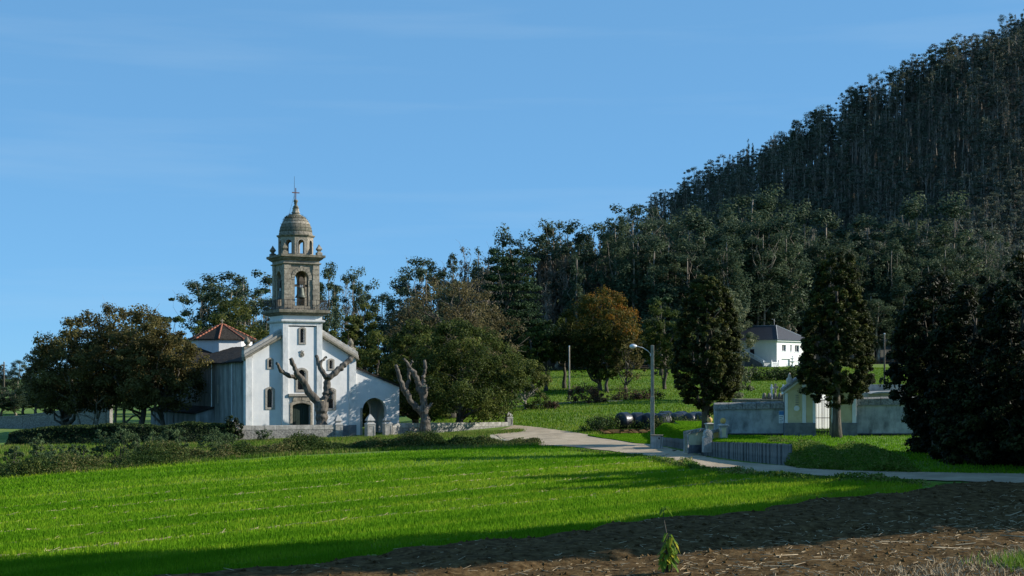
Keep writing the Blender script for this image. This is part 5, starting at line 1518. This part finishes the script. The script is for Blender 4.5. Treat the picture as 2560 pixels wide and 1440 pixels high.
# ------------------------------------------------------------------ lamp post, plinth, bare pole, other poles
lb = at(1631, 1106, 108); lb[2] = gz(lb[0], lb[1])
lamp = empty('street_lamp', tuple(lb), R(4), 'concrete street lamp post with a curved arm by the lane', 'street lamp')
lh = CZ + (HY - 863) / F * 108 - lb[2]
MB().box(-.14, .14, -.11, .11, -.4, lh * .5).box(-.115, .115, -.09, .09, lh * .5, lh).build('post', M['wood_dark'] if False else M['bark_pale'], lamp, bevel=.02)
hh = lh - .55
armp = [(-.1, 0, hh - .15), (-.35, 0, hh + .12), (-.75, 0, hh + .36), (-1.15, 0, hh + .45), (-1.3, 0, hh + .47)]
arm = MB().tube(armp, .03, 8).build('arm', M['lamp_metal'], lamp, True)
MB().box(-.17, -.1, -.05, .05, hh - .28, hh - .05).build('bracket', M['lamp_metal'], arm)
hd = MB()
T = Matrix.Translation((-1.42, 0, hh + .47)) @ Matrix.Rotation(R(-96), 4, 'Y')
hd.lathe((0, 0, -.05), [(.05, -.18), (.10, -.1), (.17, .02), (.19, .16), (.15, .3), (.06, .38)], 14, T=T)
lhd = hd.build('lamp_head', M['lamp_metal'], lamp, True)
MB().lathe((-1.52, 0, hh + .40), [(.04, -.1), (.12, -.07), (.16, .0), (.15, .05)], 12).build('lamp_bowl', M['lamp_glass'], lhd, True)
kp = at(1641, 1106, 106.5); kp[2] = gz(kp[0], kp[1])
kb = empty('meter_cabinet', tuple(kp), R(-14), 'pale concrete meter cabinet on legs beside the street lamp', 'cabinet')
MB().prism([(-.36, -.3), (.30, -.3), (.42, .98), (-.36, .98)], -.28, .28).build('cabinet_body', M['concrete'], kb, bevel=.03)
MB().box(-.42, .50, -.34, .34, .98, 1.06).build('cabinet_top', M['granite_dark'], kb, bevel=.015)
MB().prism([(.36, -.3), (.44, -.3), (.52, .9), (.44, .9)], -.25, .25).build('rib', M['concrete'], kb)
MB().box(.18, .30, -.29, -.27, .74, .88).build('vent', M['black_base'], kb)
def pole(label, px, base_py, top_py, D, r0, m, cat='pole'):
    p = at(px, base_py, D); p[2] = gz(p[0], D)
    H = CZ + (HY - top_py) / F * D - p[2]
    c = empty('utility_pole', tuple(p), 0, label, cat)
    MB().tube([(0, 0, -.3), (.01, 0, H * .5), (0, 0, H)], [r0 * 1.15, r0, r0 * .8], 8).build('shaft', m, c, True)
    MB().lathe((0, 0, H), [(r0 * .9, -.02), (r0 * .9, .05), (.02, .1)], 8).build('cap', M['lamp_metal'], c)
    return c
pole('bare grey pole standing in the meadow left of the orange maple', 1423, 1000, 866, 183, .11, M['bark_pale'])
pole('slim pole behind the tall cypress', 2211, 955, 835, 150, .10, M['bark'])
pole('wooden pole at the far left edge beyond the field wall', 10, 1000, 905, 260, .14, M['bark'])
pole('slim pale pole among the left walnut trees', 265, 1058, 940, 147, .05, M['lamp_metal'])

# ------------------------------------------------------------------ wrapped bales
BG = 'black wrapped bales on the meadow'
bl = ['leftmost black wrapped bale', 'second black wrapped bale from the left', 'black wrapped bale behind the lamp post', 'front bale just right of the lamp post', 'rear bale just right of the lamp post', 'front bale in the middle of the right group', 'rear bale in the middle of the right group', 'front bale near the egg shaped cypress', 'rear bale near the egg shaped cypress', 'rightmost black bale beside the cypress trunk']
r = np.random.default_rng(9)
for (px, top, D), lab in zip([(1560, 1030, 136), (1594, 1030.5, 137), (1626, 1031, 136.5), (1657, 1032, 136), (1664, 1027, 139.5), (1694, 1031, 136.5), (1703, 1027.5, 139.5), (1729, 1031, 136), (1741, 1028.5, 139), (1755, 1030, 136)], bl):
    p = at(px, top, D)
    R_, L_ = .78, 1.35
    c = empty('wrapped_bale', (p[0], D, p[2] - 2 * R_), R(r.uniform(20, 50)), lab + ' in the row on the meadow', 'bale', BG)
    V = []; n = 28
    prof = [(.0, -.02), (.55, 0), (.85, .04), (.97, .12), (1, .22), (.99, .5), (1, .78), (.97, .88), (.85, .96), (.55, 1), (.0, 1.02)]
    for a_, b_ in prof:
        for i in range(n):
            th = 2 * math.pi * i / n
            k_ = 1 + r.normal(0, .008)
            zz = math.sin(th)
            V.append(((b_ - .5) * L_, a_ * R_ * math.cos(th) * k_ * (1.05 if zz < 0 else 1), R_ + max(-.93, a_ * zz * k_) * R_ - .02))
    Fs = [(j * n + i, j * n + (i + 1) % n, (j + 1) * n + (i + 1) % n, (j + 1) * n + i) for j in range(len(prof) - 1) for i in range(n)]
    MB().add(V, Fs).build('wrap', M['plastic'], c, True)
    mb = MB()
    MB().tube([(L_ * (.30 - .02 * math.cos(3 * t_)), 1.012 * R_ * math.cos(t_), R_ * (1 + 1.012 * math.sin(t_)) - .02) for t_ in np.linspace(-.6, 3.75, 24)], .012, 4).build('wrap_seam', M['plastic'], c)

# ------------------------------------------------------------------ shrubs, hedges and rough growth
def bush(name, label, loc, rx, ry, h, m, seed, n=900, leaf=.16, cat='shrub', group=None, stems=10, spiky=False, clumps=26):
    r = np.random.default_rng(seed)
    root = empty(name, tuple(loc), 0, label, cat, group)
    V, Fc, tone, C = crown_cloud([(.05, .8), (.3, 1.0), (.6, .85), (.85, .55), (1, .2)], h, rx, ry, clumps, n, leaf, r, clump_r=.34, flat=.9, inner=.2, lump=.25)
    link('foliage', raw_mesh('foliage', V, Fc, tone), m, root)
    mb = MB()
    for c in C[:stems]:
        mb.tube(wobble((c[0] * .2, c[1] * .2, -.05), c, r, .06, 4), [.03, .025, .018, .008], 4)
    mb.build('stems', M['bark'], root)
    return root
def gp(px, py): return ghit(px, py)
bush('brush_heap', 'heap of green and reddish brush beside the small walnut', gp(1352, 1022), 1.9, 1.2, 1.9, M['bramble'], 400, 1400, .22)
bush('brush_heap', 'reddish brush heap at the foot of the green heap', gp(1378, 1022), .9, .8, 1.0, M['redbush'], 401, 600, .2)
bush('brush_heap', 'large heap of cut branches left of the maple trunk', gp(1462, 1008), 2.2, 1.4, 2.6, M['redbush'], 402, 1900, .22)
bush('brush_heap', 'spreading reddish brush below the maple trunk', gp(1495, 1007), 1.4, 1.1, 1.5, M['redbush'], 403, 900, .22)
bush('brush_heap', 'low brush heap below the sparse slim tree', gp(1570, 1000), 2.8, 1.2, 1.5, M['redbush'], 404, 1300, .22)
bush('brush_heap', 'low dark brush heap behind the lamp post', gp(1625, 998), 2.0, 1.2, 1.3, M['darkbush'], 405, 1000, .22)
bush('garden_hedge', 'clipped green hedge in front of the white house', gp(1905, 951), 6.0, 1.5, 1.6, M['ivy'], 406, 2600, .3, 'hedge', clumps=60)
bush('garden_hedge', 'second hedge running behind the urn below the house', gp(1990, 949), 4.5, 1.5, 1.8, M['ivy'], 407, 1800, .3, 'hedge', clumps=50)
for i, (px, py, rx, h, m, lab) in enumerate([
        (1500, 1082, 1.3, 1.0, 'ivy', 'dark green plant clump at the left end of the garden patch'), (1540, 1078, 1.6, .9, 'bramble', 'low leafy clump below the leftmost bale'),
        (1600, 1074, 2.0, .8, 'rough_grass', 'grassy clump between the bales and the lamp post'), (1675, 1078, 2.0, .9, 'bramble', 'leafy clump right of the lamp post below the bales'),
        (1725, 1080, 1.8, 1.0, 'bramble', 'leafy clump next to the egg shaped cypress')]):
    bush('leafy_clump', lab, gp(px, py) + np.array([0, 1.5, .15]), rx * 1.25, 1.5, h * 1.25, M[m], 410 + i, 1300, .18, group='plants in the patch below the bales')

ba = np.array([gp(px, py) for px, py in ((1508, 1089), (1570, 1088), (1640, 1086), (1700, 1084), (1760, 1082))]); bb = ba + np.array([0, 5.0, 0])
tag(ribbon('garden_bed', ba, bb, M['soil'], .2, 60, 6, jag=.25), 'strip of bare brown earth below the bales')
# verge between the field and the churchyard: shrubs one by one, brambles as one mass
SG = 'shrubs along the field verge'
for i, (px, py, h, rx, lab) in enumerate([
        (32, 1172, 1.5, .7, 'leafy verge shrub at the left edge of the field'), (95, 1150, 1.9, .6, 'slim tall shrub against the dark ivy wall at the left'),
        (60, 1188, 1.0, 1.4, 'dark rounded bush at the left field corner'), (110, 1178, 1.3, .9, 'grey green verge shrub right of the dark bush'),
        (140, 1165, 1.5, .7, 'narrow verge shrub before the lit grass strip'), (175, 1160, 1.6, .6, 'upright verge shrub with the lit grass behind it'),
        (205, 1158, 1.3, .5, 'small verge shrub at the end of the lit grass strip'), (255, 1150, 2.3, .7, 'tall loose shrub rising above the ivy wall shadow'),
        (300, 1150, 2.2, 1.0, 'broad grey green shrub in the verge'), (335, 1150, 2.0, .7, 'grey green shrub with upright shoots in the verge'),
        (385, 1145, 2.0, .9, 'verge shrub in the middle of the ivy wall'), (425, 1142, 2.2, .9, 'dense verge shrub right of the middle'),
        (452, 1138, 2.0, .6, 'upright verge shrub below the annex'), (530, 1125, 1.7, 1.1, 'verge shrub left of the ivy post'), (560, 1122, 1.4, 1.0, 'tawny shrub left of the wall corner'),
        (660, 1105, 1.2, .7, 'dark shrub in front of the churchyard wall')]):
    p = gp(px, py)
    bush('verge_shrub', lab, p, rx, rx, h, M['shrub'] if i != 2 else M['walnut_green'], 430 + i, int(500 + 350 * rx * h), .15, group=SG)

def scatter_leaves(name, label, P, m, n, leaf, seed, spread, hfun):
    """low rough growth along a line of ground points"""
    r = np.random.default_rng(seed)
    P = np.array(P)
    d = np.concatenate([[0], np.cumsum(np.linalg.norm(np.diff(P[:, :2], axis=0), axis=1))])
    t = r.uniform(0, d[-1], n)
    lump = np.clip(.45 + 1.1 * fbm(t, np.zeros(n), .9, seed, 4), 0, 1.7)
    across = r.normal(0, .5, n)
    sp = np.interp(t, d, spread)
    x = np.interp(t, d, P[:, 0]) + r.normal(0, .2, n); y = np.interp(t, d, P[:, 1]) + across * sp
    hh_ = np.interp(t, d, hfun) * (.45 + .75 * lump + .6 * fbm(x, y, 1.5, seed + 1, 3)) * np.exp(-across ** 2)
    z = terr(x, y) + np.maximum(hh_, .08) * r.uniform(0, 1, n) ** .6
    Nn = r.normal(0, .6, (n, 3)) + np.array([0, -.2, .7])
    ln = leaf * r.uniform(.6, 1.5, n)
    V, Fc = leaf_geo(np.stack([x, y, z], 1), Nn, ln, ln * r.uniform(.3, .65, n), r)
    tone = np.clip(.55 * fbm(x, y, .7, seed + 2, 3) + r.uniform(.0, .85, n), 0, 1)
    return tag(link(name, raw_mesh(name, V, Fc, tone), m), label, kind='stuff')
vl = [gp(px, py) for px, py in ((-60, 1190), (60, 1183), (180, 1175), (320, 1163), (460, 1152), (600, 1140), (740, 1131), (850, 1126), (960, 1121), (1100, 1118), (1250, 1113), (1345, 1112))]
scatter_leaves('bramble_verge', 'tangled brambles and dry grass between field and churchyard', vl, M['bramble'], 70000, .16, 500, [3, 3, 3.2, 3.4, 3.4, 3.2, 3.0, 2.6, 2.2, 1.6, 1.4, 1.0], [.8, .9, .9, .9, 1.0, 1.1, 1.25, 1.2, 1.05, 1.0, .9, .4])
vl2 = [gp(px, py) for px, py in ((1420, 1125), (1560, 1139), (1640, 1152), (1740, 1174), (1830, 1186), (1960, 1195), (2080, 1202), (2200, 1206), (2300, 1212))]
scatter_leaves('road_verge_weeds', 'weeds and dead grass on the near edge of the lane', vl2, M['rough_grass'], 15000, .15, 501, [.8, 1, 1.4, 1.8, 1.8, 1.6, 1.6, 1.5, 1.2], [.08, .12, .25, .4, .35, .25, .45, .35, .2])
vl3 = [gp(px, py) for px, py in ((1985, 1168), (2060, 1166), (2150, 1162), (2250, 1160), (2340, 1160), (2450, 1170))]
# bank growth follows the raised lawn surface
rB = np.random.default_rng(502)
n = 26000
i_ = rB.integers(int(nU * (s_pal / s[-1])) + 1, int(nU * .86), n); j_ = rB.integers(0, 16, n)
bp = lawnV[i_, j_] + np.stack([rB.uniform(-.35, .35, n), rB.uniform(-.3, .3, n), rB.uniform(0, 1, n) ** .6 * (.28 + .22 * np.sin(i_ * .9))], 1)
V, Fc = leaf_geo(bp, rB.normal(0, .6, (n, 3)) + np.array([0, -.3, .6]), .17 * rB.uniform(.6, 1.5, n), .05, rB)
tag(link('bank_growth', raw_mesh('bank_growth', V, Fc, np.clip(rB.uniform(0, .8, n), 0, 1)), M['rough_grass']), 'rough grass and weeds on the bank below the cemetery', kind='stuff')

# ivy over the left churchyard wall and the corner post
ivw = [np.array([*at(px, 1000, D)[:2], 0]) for px, D in ((590, 127.2), (480, 126.4), (360, 126), (240, 126), (120, 126.3), (30, 127))]
top_py = [1058, 1059, 1061, 1061, 1066, 1082]
iv = empty('ivy_wall', tuple(ivw[0]), 0, 'long churchyard side wall buried under ivy coloured as in shade', 'hedge')
mb = MB()
for i in range(len(ivw) - 1):
    a_, b_ = ivw[i] - ivw[0], ivw[i + 1] - ivw[0]
    za_, zb_ = [CZ + (HY - top_py[k_]) / F * ivw[k_][1] - .35 for k_ in (i, i + 1)]
    mb.add([(a_[0], a_[1] - .4, -2.5), (a_[0], a_[1] + .4, -2.5), (a_[0], a_[1] + .4, za_), (a_[0], a_[1] - .4, za_), (b_[0], b_[1] - .4, -2.5), (b_[0], b_[1] + .4, -2.5), (b_[0], b_[1] + .4, zb_), (b_[0], b_[1] - .4, zb_)],
           [(0, 1, 2, 3), (7, 6, 5, 4), (0, 4, 5, 1), (1, 5, 6, 2), (2, 6, 7, 3), (3, 7, 4, 0)])
mb.build('wall_core', M['rubble'], iv)
r = np.random.default_rng(510)
n = 80000
Pw = np.array(ivw); dd = np.concatenate([[0], np.cumsum(np.linalg.norm(np.diff(Pw[:, :2], axis=0), axis=1))])
t = r.uniform(0, dd[-1], n)
x, y = np.interp(t, dd, Pw[:, 0]), np.interp(t, dd, Pw[:, 1])
zt_ = np.interp(t, dd, [CZ + (HY - q_) / F * p_[1] for q_, p_ in zip(top_py, ivw)])
f = r.uniform(0, 1, n) ** .8
bulge = np.clip(.6 + .5 * fbm(t, f * 3, .9, 77, 3), .1, 1.3)
zb_ = terr(x, y) - .1
z = zb_ + (zt_ - zb_) * f * (1 + .10 * fbm(t, 0 * t, 1.1, 78, 4))
face = np.where(r.uniform(0, 1, n) < .8, -1, 1)
y = y + face * (.35 + bulge * (2.6 * (1 - f) ** 1.5 + .3)) * np.where(f > .93, r.uniform(-1, 1, n), 1) + r.normal(0, .12, n)  # foot spills forward, standing in for shade on the grass
V, Fc = leaf_geo(np.stack([x, y, z], 1) - Pw[0], np.stack([r.normal(0, .4, n), -.7 + r.normal(0, .4, n), .5 + r.normal(0, .4, n)], 1), .2 * r.uniform(.6, 1.4, n), .15, r)
link('ivy', raw_mesh('ivy', V, Fc, np.clip(r.uniform(0, .8, n) + .4 * (f > .9), 0, 1)), M['ivy_shade_tint'], iv)  # shade is in the leaf colour; leaves along the top toned lighter
g = by_d(584, 126.6)
bush('ivy_clump', 'rounded ivy clump smothering the churchyard corner post', g, .85, .85, 2.35, M['ivy_shade_tint'], 511, 3600, .16, 'ivy', stems=4, clumps=40)

# ------------------------------------------------------------------ grass blades of the field and the banks
def blades(name, label, x, y, z, h, wd, m, r, tone, kind='stuff', lean=.35, parent=None):
    n = len(x)
    a = r.uniform(0, 6.28, n)
    dx, dy = np.cos(a) * wd, np.sin(a) * wd
    b = r.uniform(0, 6.28, n); l = h * lean * r.uniform(0, 1, n)
    V = np.stack([np.stack([x - dx, y - dy, z], 1), np.stack([x + dx, y + dy, z], 1), np.stack([x + np.cos(b) * l, y + np.sin(b) * l, z + h], 1)], 1).reshape(-1, 3)
    return tag(link(name, raw_mesh(name, V, np.arange(3 * n).reshape(n, 3), tone), m, parent), label, kind=kind)
r = np.random.default_rng(600)
n = 700000
D = 38 * (126 / 38) ** r.uniform(0, 1, n)
px = r.uniform(-140, 2300, n)
x = (px - CX) / F * D; y = D
u, v = uv_field(x, y)
row = np.round(v / .24) * .24 + r.normal(0, .035, n)          # drilled rows
x, y = xy_field(u, row); v = row
pn = fbm(u * .06, v * .5, 1.0, 8, 3) + .6 * fbm(x, y, .8, 9, 3)
lines = [40.8, 44.9, 49.6, 53.4, 57.8, 62.3, 66.5, 71, 75.6, 80.2, 84.6, 88.8]
gap = np.zeros(n)
for k_, vv in enumerate(lines):
    gap = np.maximum(gap, np.exp(-((v - vv - .25 * np.sin(u * .21 + k_)) / (.22 if k_ % 2 else .32)) ** 2))
edge_n = .5 * np.sin(u * .7) + .3 * np.sin(u * 2.3)
keep = (v > V_SOIL - .35 - edge_n * .8 + r.normal(0, .2, n)) & (v < V_TOP - 1 + edge_n) & ~inside_road(x, y) & (r.uniform(0, 1, n) > gap * .92) & (r.uniform(-.3, 1.6, n) > np.clip(pn + .9 * sm(38, 62, u) * sm(64, 74, v) * (.6 + .5 * fbm(x, y, .45, 12, 3)), -.2, 1.3) * .9)
x, y, u, v, pn = x[keep], y[keep], u[keep], v[keep], pn[keep]
n = len(x)
near_line_v = np.min(np.abs(v[:, None] - np.array(lines)[None]), axis=1)
tone = np.clip(.28 + .42 * pn + r.normal(0, .16, n) + .30 * sm(22, 55, u) * sm(80, 60, v) + .40 * np.exp(-(near_line_v / .7) ** 2), 0, 1)
Dn = y / 60
blades('field_grass', 'young cereal plants growing in drilled rows', x, y, terr(x, y) + .02, r.uniform(.09, .20, n), .012 + .012 * Dn, M['wheat'], r, tone)
# straw lines in the field
r = np.random.default_rng(601)
P = []
for k_, vv in enumerate(lines[2:8]):
    m_ = 420 if k_ % 2 == 0 else 150
    uu = r.uniform(8, 78, m_); P.append(np.stack([uu, vv + .25 * np.sin(uu * .21 + k_ + 2) + r.normal(0, .16, m_)], 1))
P = np.concatenate(P)
x, y = xy_field(P[:, 0], P[:, 1])
ok = ~inside_road(x, y)
x, y = x[ok], y[ok]
def straws(name, label, x, y, zf, r, lmin, lmax, rad, m, tilt=.12, along=None):
    n = len(x)
    L = r.uniform(lmin, lmax, n) * r.uniform(.5, 1, n)
    a = r.uniform(0, 6.28, n) if along is None else along + r.normal(0, .5, n)
    ti = np.abs(r.normal(0, tilt, n))
    d = np.stack([np.cos(a) * np.cos(ti), np.sin(a) * np.cos(ti), np.sin(ti)], 1) * L[:, None] / 2
    c = np.stack([x, y, zf(x, y) + rad * .9 + np.abs(d[:, 2])], 1)
    s_ = np.stack([-np.sin(a), np.cos(a), np.zeros(n)], 1) * (rad * r.uniform(.6, 1.4, n))[:, None]
    u_ = np.array([0, 0, 1.0]) * (rad * r.uniform(.5, 1.0, n))[:, None]
    ring = [s_, u_, -s_, -u_]
    V = np.stack([c - d + q for q in ring] + [c + d + q * .8 for q in ring], 1).reshape(-1, 3)
    b = (np.arange(n) * 8)[:, None]
    Fc = np.concatenate([b + np.array([[i, (i + 1) % 4, 4 + (i + 1) % 4, 4 + i]]) for i in range(4)] + [b + np.array([[3, 2, 1, 0]]), b + np.array([[4, 5, 6, 7]])])
    return tag(link(name, raw_mesh(name, V, Fc), m), label, kind='stuff')
straws('straw_lines', 'pale straw caught along the drill lines', x, y, lambda a_, b_: terr(a_, b_) + .06, r, .12, .5, .013, M['straw'], .15, ROT)

# stubble and corn stalks on the soil
r = np.random.default_rng(602)
n = 15000
uu = r.uniform(4, 70, n); vv = 14 + (V_SOIL - 14.3) * r.uniform(0, 1, n) ** .9
x, y = xy_field(uu, vv)
dens = sm(35, 24, vv) * .9 + .06
ok = (y > 26) & (np.abs(x) < y * .42) & ~inside_road(x, y) & (r.uniform(0, 1, n) < dens)
x, y = x[ok], y[ok]
straws('corn_stubble', 'broken dry corn stalks strewn over the soil', x, y, soil_z, r, .08, .42, .011, M['straw'], .16)
xs_ = np.array([xy_field(a_, b_) for a_, b_ in zip(r.uniform(12, 60, 90), r.uniform(16, 30, 90))])
ok = (xs_[:, 1] > 28) & (np.abs(xs_[:, 0]) < xs_[:, 1] * .4)
straws('corn_stalks', 'long pale corn stalks lying on the soil', xs_[ok, 0], xs_[ok, 1], soil_z, r, .5, 1.3, .022, M['straw'], .07)
# clods
n = 5200
uu = r.uniform(4, 70, n); vv = r.uniform(14, V_SOIL + .2, n); x, y = xy_field(uu, vv)
ok = (y > 26) & (np.abs(x) < y * .42) & ~inside_road(x, y); x, y = x[ok], y[ok]; n = len(x)
oc = np.array([(1, 0, 0), (0, 1, 0), (-1, 0, 0), (0, -1, 0), (0, 0, .8), (0, 0, -.6)])
sz = .035 + .07 * r.uniform(0, 1, n) ** 3
V = (np.stack([x, y, soil_z(x, y) + .01], 1)[:, None] + oc[None] * sz[:, None, None] * r.uniform(.6, 1.3, (n, 6, 3))).reshape(-1, 3)
b = (np.arange(n) * 6)[:, None]
Fc = np.concatenate([b + np.array([q_]) for q_ in ((0, 1, 4), (1, 2, 4), (2, 3, 4), (3, 0, 4), (1, 0, 5), (2, 1, 5), (3, 2, 5), (0, 3, 5))])
tag(link('soil_clods', raw_mesh('soil_clods', V, Fc), M['soil']), 'small clods on the ploughed soil', kind='stuff')
# dry and fresh tufts at the lower right corner
n = 9000
x = r.uniform(8, 16.5, n); y = r.uniform(27, 39.5, n)
ok = (x > .17 * y + 2.5 + r.normal(0, 1.2, n)) & (y < 39 - (14 - x) * .6)
x, y = x[ok], y[ok]; n = len(x)
blades('dry_grass', 'grey dry grass at the lower right corner', x, y, soil_z(x, y), r.uniform(.06, .22, n), .010, M['straw'], r, r.uniform(0, 1, n), lean=1.6)
n = 700
x = r.normal(13.2, .55, n); y = r.normal(36.0, .5, n)
blades('green_tuft', 'fresh green grass tuft at the lower right corner', x, y, soil_z(x, y), r.uniform(.15, .42, n), .014, M['fresh_weed'], r, r.uniform(0, .5, n), lean=.6)

# grass along the lawn, road sides and wall foot
r = np.random.default_rng(603)
n = 130000
i_ = r.uniform(0, nU - 1.001, n); j_ = r.uniform(0, 38.9, n)
i0, j0 = i_.astype(int), j_.astype(int); fi, fj = (i_ - i0)[:, None], (j_ - j0)[:, None]
lp = lawnV[i0, j0] * (1 - fi) * (1 - fj) + lawnV[i0 + 1, j0] * fi * (1 - fj) + lawnV[i0, j0 + 1] * (1 - fi) * fj + lawnV[i0 + 1, j0 + 1] * fi * fj
blades('lawn_grass', 'short bright grass of the cemetery lawn', lp[:, 0], lp[:, 1], lp[:, 2], r.uniform(.06, .16, n), .03, M['wheat'], r, r.uniform(0, .6, n))
def near_line(P, n, spread, r):
    P = np.array(P); d = np.concatenate([[0], np.cumsum(np.linalg.norm(np.diff(P[:, :2], axis=0), axis=1))])
    t = r.uniform(0, d[-1], n)
    return np.interp(t, d, P[:, 0]) + r.normal(0, .3, n), np.interp(t, d, P[:, 1]) + r.normal(0, 1, n) * spread
x, y = near_line([gp(a_, b_) for a_, b_ in ((590, 1105), (720, 1102), (850, 1100), (960, 1097), (1100, 1094), (1250, 1082), (1300, 1078))], 26000, 1.0, r)
n = len(x)
blades('wall_foot_grass', 'rough grass at the foot of the churchyard wall', x, y, terr(x, y), r.uniform(.08, .32, n), .03, M['rough_grass'], r, np.clip(r.normal(.45, .3, n), 0, 1))
n = 90000
px = r.uniform(-80, 1345, n)
vx, vy = np.array([p[0] for p in vl]), np.array([p[1] for p in vl])
lo_d = np.interp(px, [-60, 60, 180, 320, 460, 600, 740, 850, 960, 1100, 1250, 1345], vy) - 4.5
hi_d = np.interp(px, [-80, 400, 590, 840, 980, 1260, 1345], [124, 124, 127, 131, 134, 138, 122])
D = lo_d + (hi_d - lo_d) * r.uniform(0, 1, n); x = (px - CX) / F * D; y = D
_, v = uv_field(x, y)
ok = (v > V_TOP - 1.5) & ~((px > 1180) & (y > np.interp(px, [1180, 1345], [118, 116])) & (y < 141) & (px > 1225)); x, y = x[ok], y[ok]; n = len(x)
blades('rough_verge_grass', 'rough mixed grass between the field and the churchyard', x, y, terr(x, y), r.uniform(.08, .34, n), .035, M['rough_grass'], r, np.clip(r.normal(.42, .28, n) + .3 * fbm(x, y, .5, 44, 3), 0, 1))
# meadow tufts
n = 150000
D = r.uniform(118, 262, n); px = r.uniform(1080, 2350, n); x = (px - CX) / F * D; y = D
ok = (y > np.interp(x, far_w[:, 0], far_w[:, 1]) + .6) & ((x > -1) | (y > 152))
x, y = x[ok], y[ok]; n = len(x)
pn = fbm(x, y, .25, 31, 3)
blades('meadow_grass', 'meadow grass with pale seed heads', x, y, terr(x, y), r.uniform(.08, .26, n), .05, M['meadow_blade'], r, np.clip(.32 + .4 * pn + r.normal(0, .22, n), 0, 1))

# ------------------------------------------------------------------ weeds in the foreground
def weed(label, px, base_py, stems, seed, D):
    b = at(px, base_py, D)
    b[2] = float(soil_z(np.array(b[0]), np.array(b[1])))
    root = empty('weed_plant', tuple(b), 0, label, 'plant', 'weeds on the ploughed soil')
    r = np.random.default_rng(seed)
    for (dx, top_py, leaves, lo) in stems:
        H = CZ + (HY - top_py) / F * D - b[2]
        tip = np.array([dx / F * D, r.normal(0, .05), H])
        P = wobble((dx * .3 / F * D, 0, -.05), tip, r, .02, 7)
        MB().tube(P, np.linspace(.022, .008, 7), 6).build('stem', M['bark'], root, True)
        for k_ in range(leaves):
            f = lo[0] + (lo[1] - lo[0]) * (k_ + r.uniform(0, .8)) / leaves
            j = f * 6; j0_ = min(5, int(j)); c = P[j0_] * (1 - j + j0_) + P[j0_ + 1] * (j - j0_)
            az = r.uniform(0, 6.28); L_ = r.uniform(.14, .26); w_ = L_ * .24
            d0 = np.array([math.cos(az), math.sin(az), 0]); sd = np.array([-math.sin(az), math.cos(az), 0])
            drop = r.uniform(.1, .9)
            pts_ = [c, c + d0 * L_ * .35 + [0, 0, .05], c + d0 * L_ * .75 + [0, 0, -.12 * drop], c + d0 * L_ + [0, 0, -.3 * drop]]
            V = [pts_[0], pts_[1] + sd * w_, pts_[1] - [0, 0, .015], pts_[1] - sd * w_, pts_[2] + sd * w_ * .9, pts_[2] - [0, 0, .015], pts_[2] - sd * w_ * .9, pts_[3]]
            me = bpy.data.meshes.new('leaf'); me.from_pydata([tuple(q_) for q_ in V], [], [(0, 2, 1), (0, 3, 2), (1, 2, 5, 4), (2, 3, 6, 5), (4, 5, 7), (5, 6, 7)])
            a_ = me.attributes.new('tone', 'FLOAT', 'FACE'); a_.data.foreach_set('value', np.full(6, .95 if r.uniform() < .15 else r.uniform(.1, .6)))
            link('leaf', me, M['fresh_weed'], root)
    return root
weed('tall yellowing weed with one bare shoot in the foreground soil', 1670, 1452, [(-10, 1270, 6, (.93, 1.0)), (0, 1335, 22, (.35, 1)), (10, 1345, 20, (.3, 1)), (-14, 1380, 16, (.3, 1)), (18, 1370, 14, (.2, 1))], 700, 37)
weed('small green seedling right of the tall weed', 1758, 1420, [(0, 1386, 9, (.3, 1)), (4, 1392, 6, (.4, 1))], 701, 41)
weed('low green sprout at the foot of the tall weed', 1640, 1448, [(0, 1428, 8, (.2, 1)), (8, 1432, 7, (.2, 1))], 702, 38)
weed('tiny sprout near the shadow line right of the seedling', 1794, 1393, [(0, 1378, 6, (.3, 1))], 703, 44)
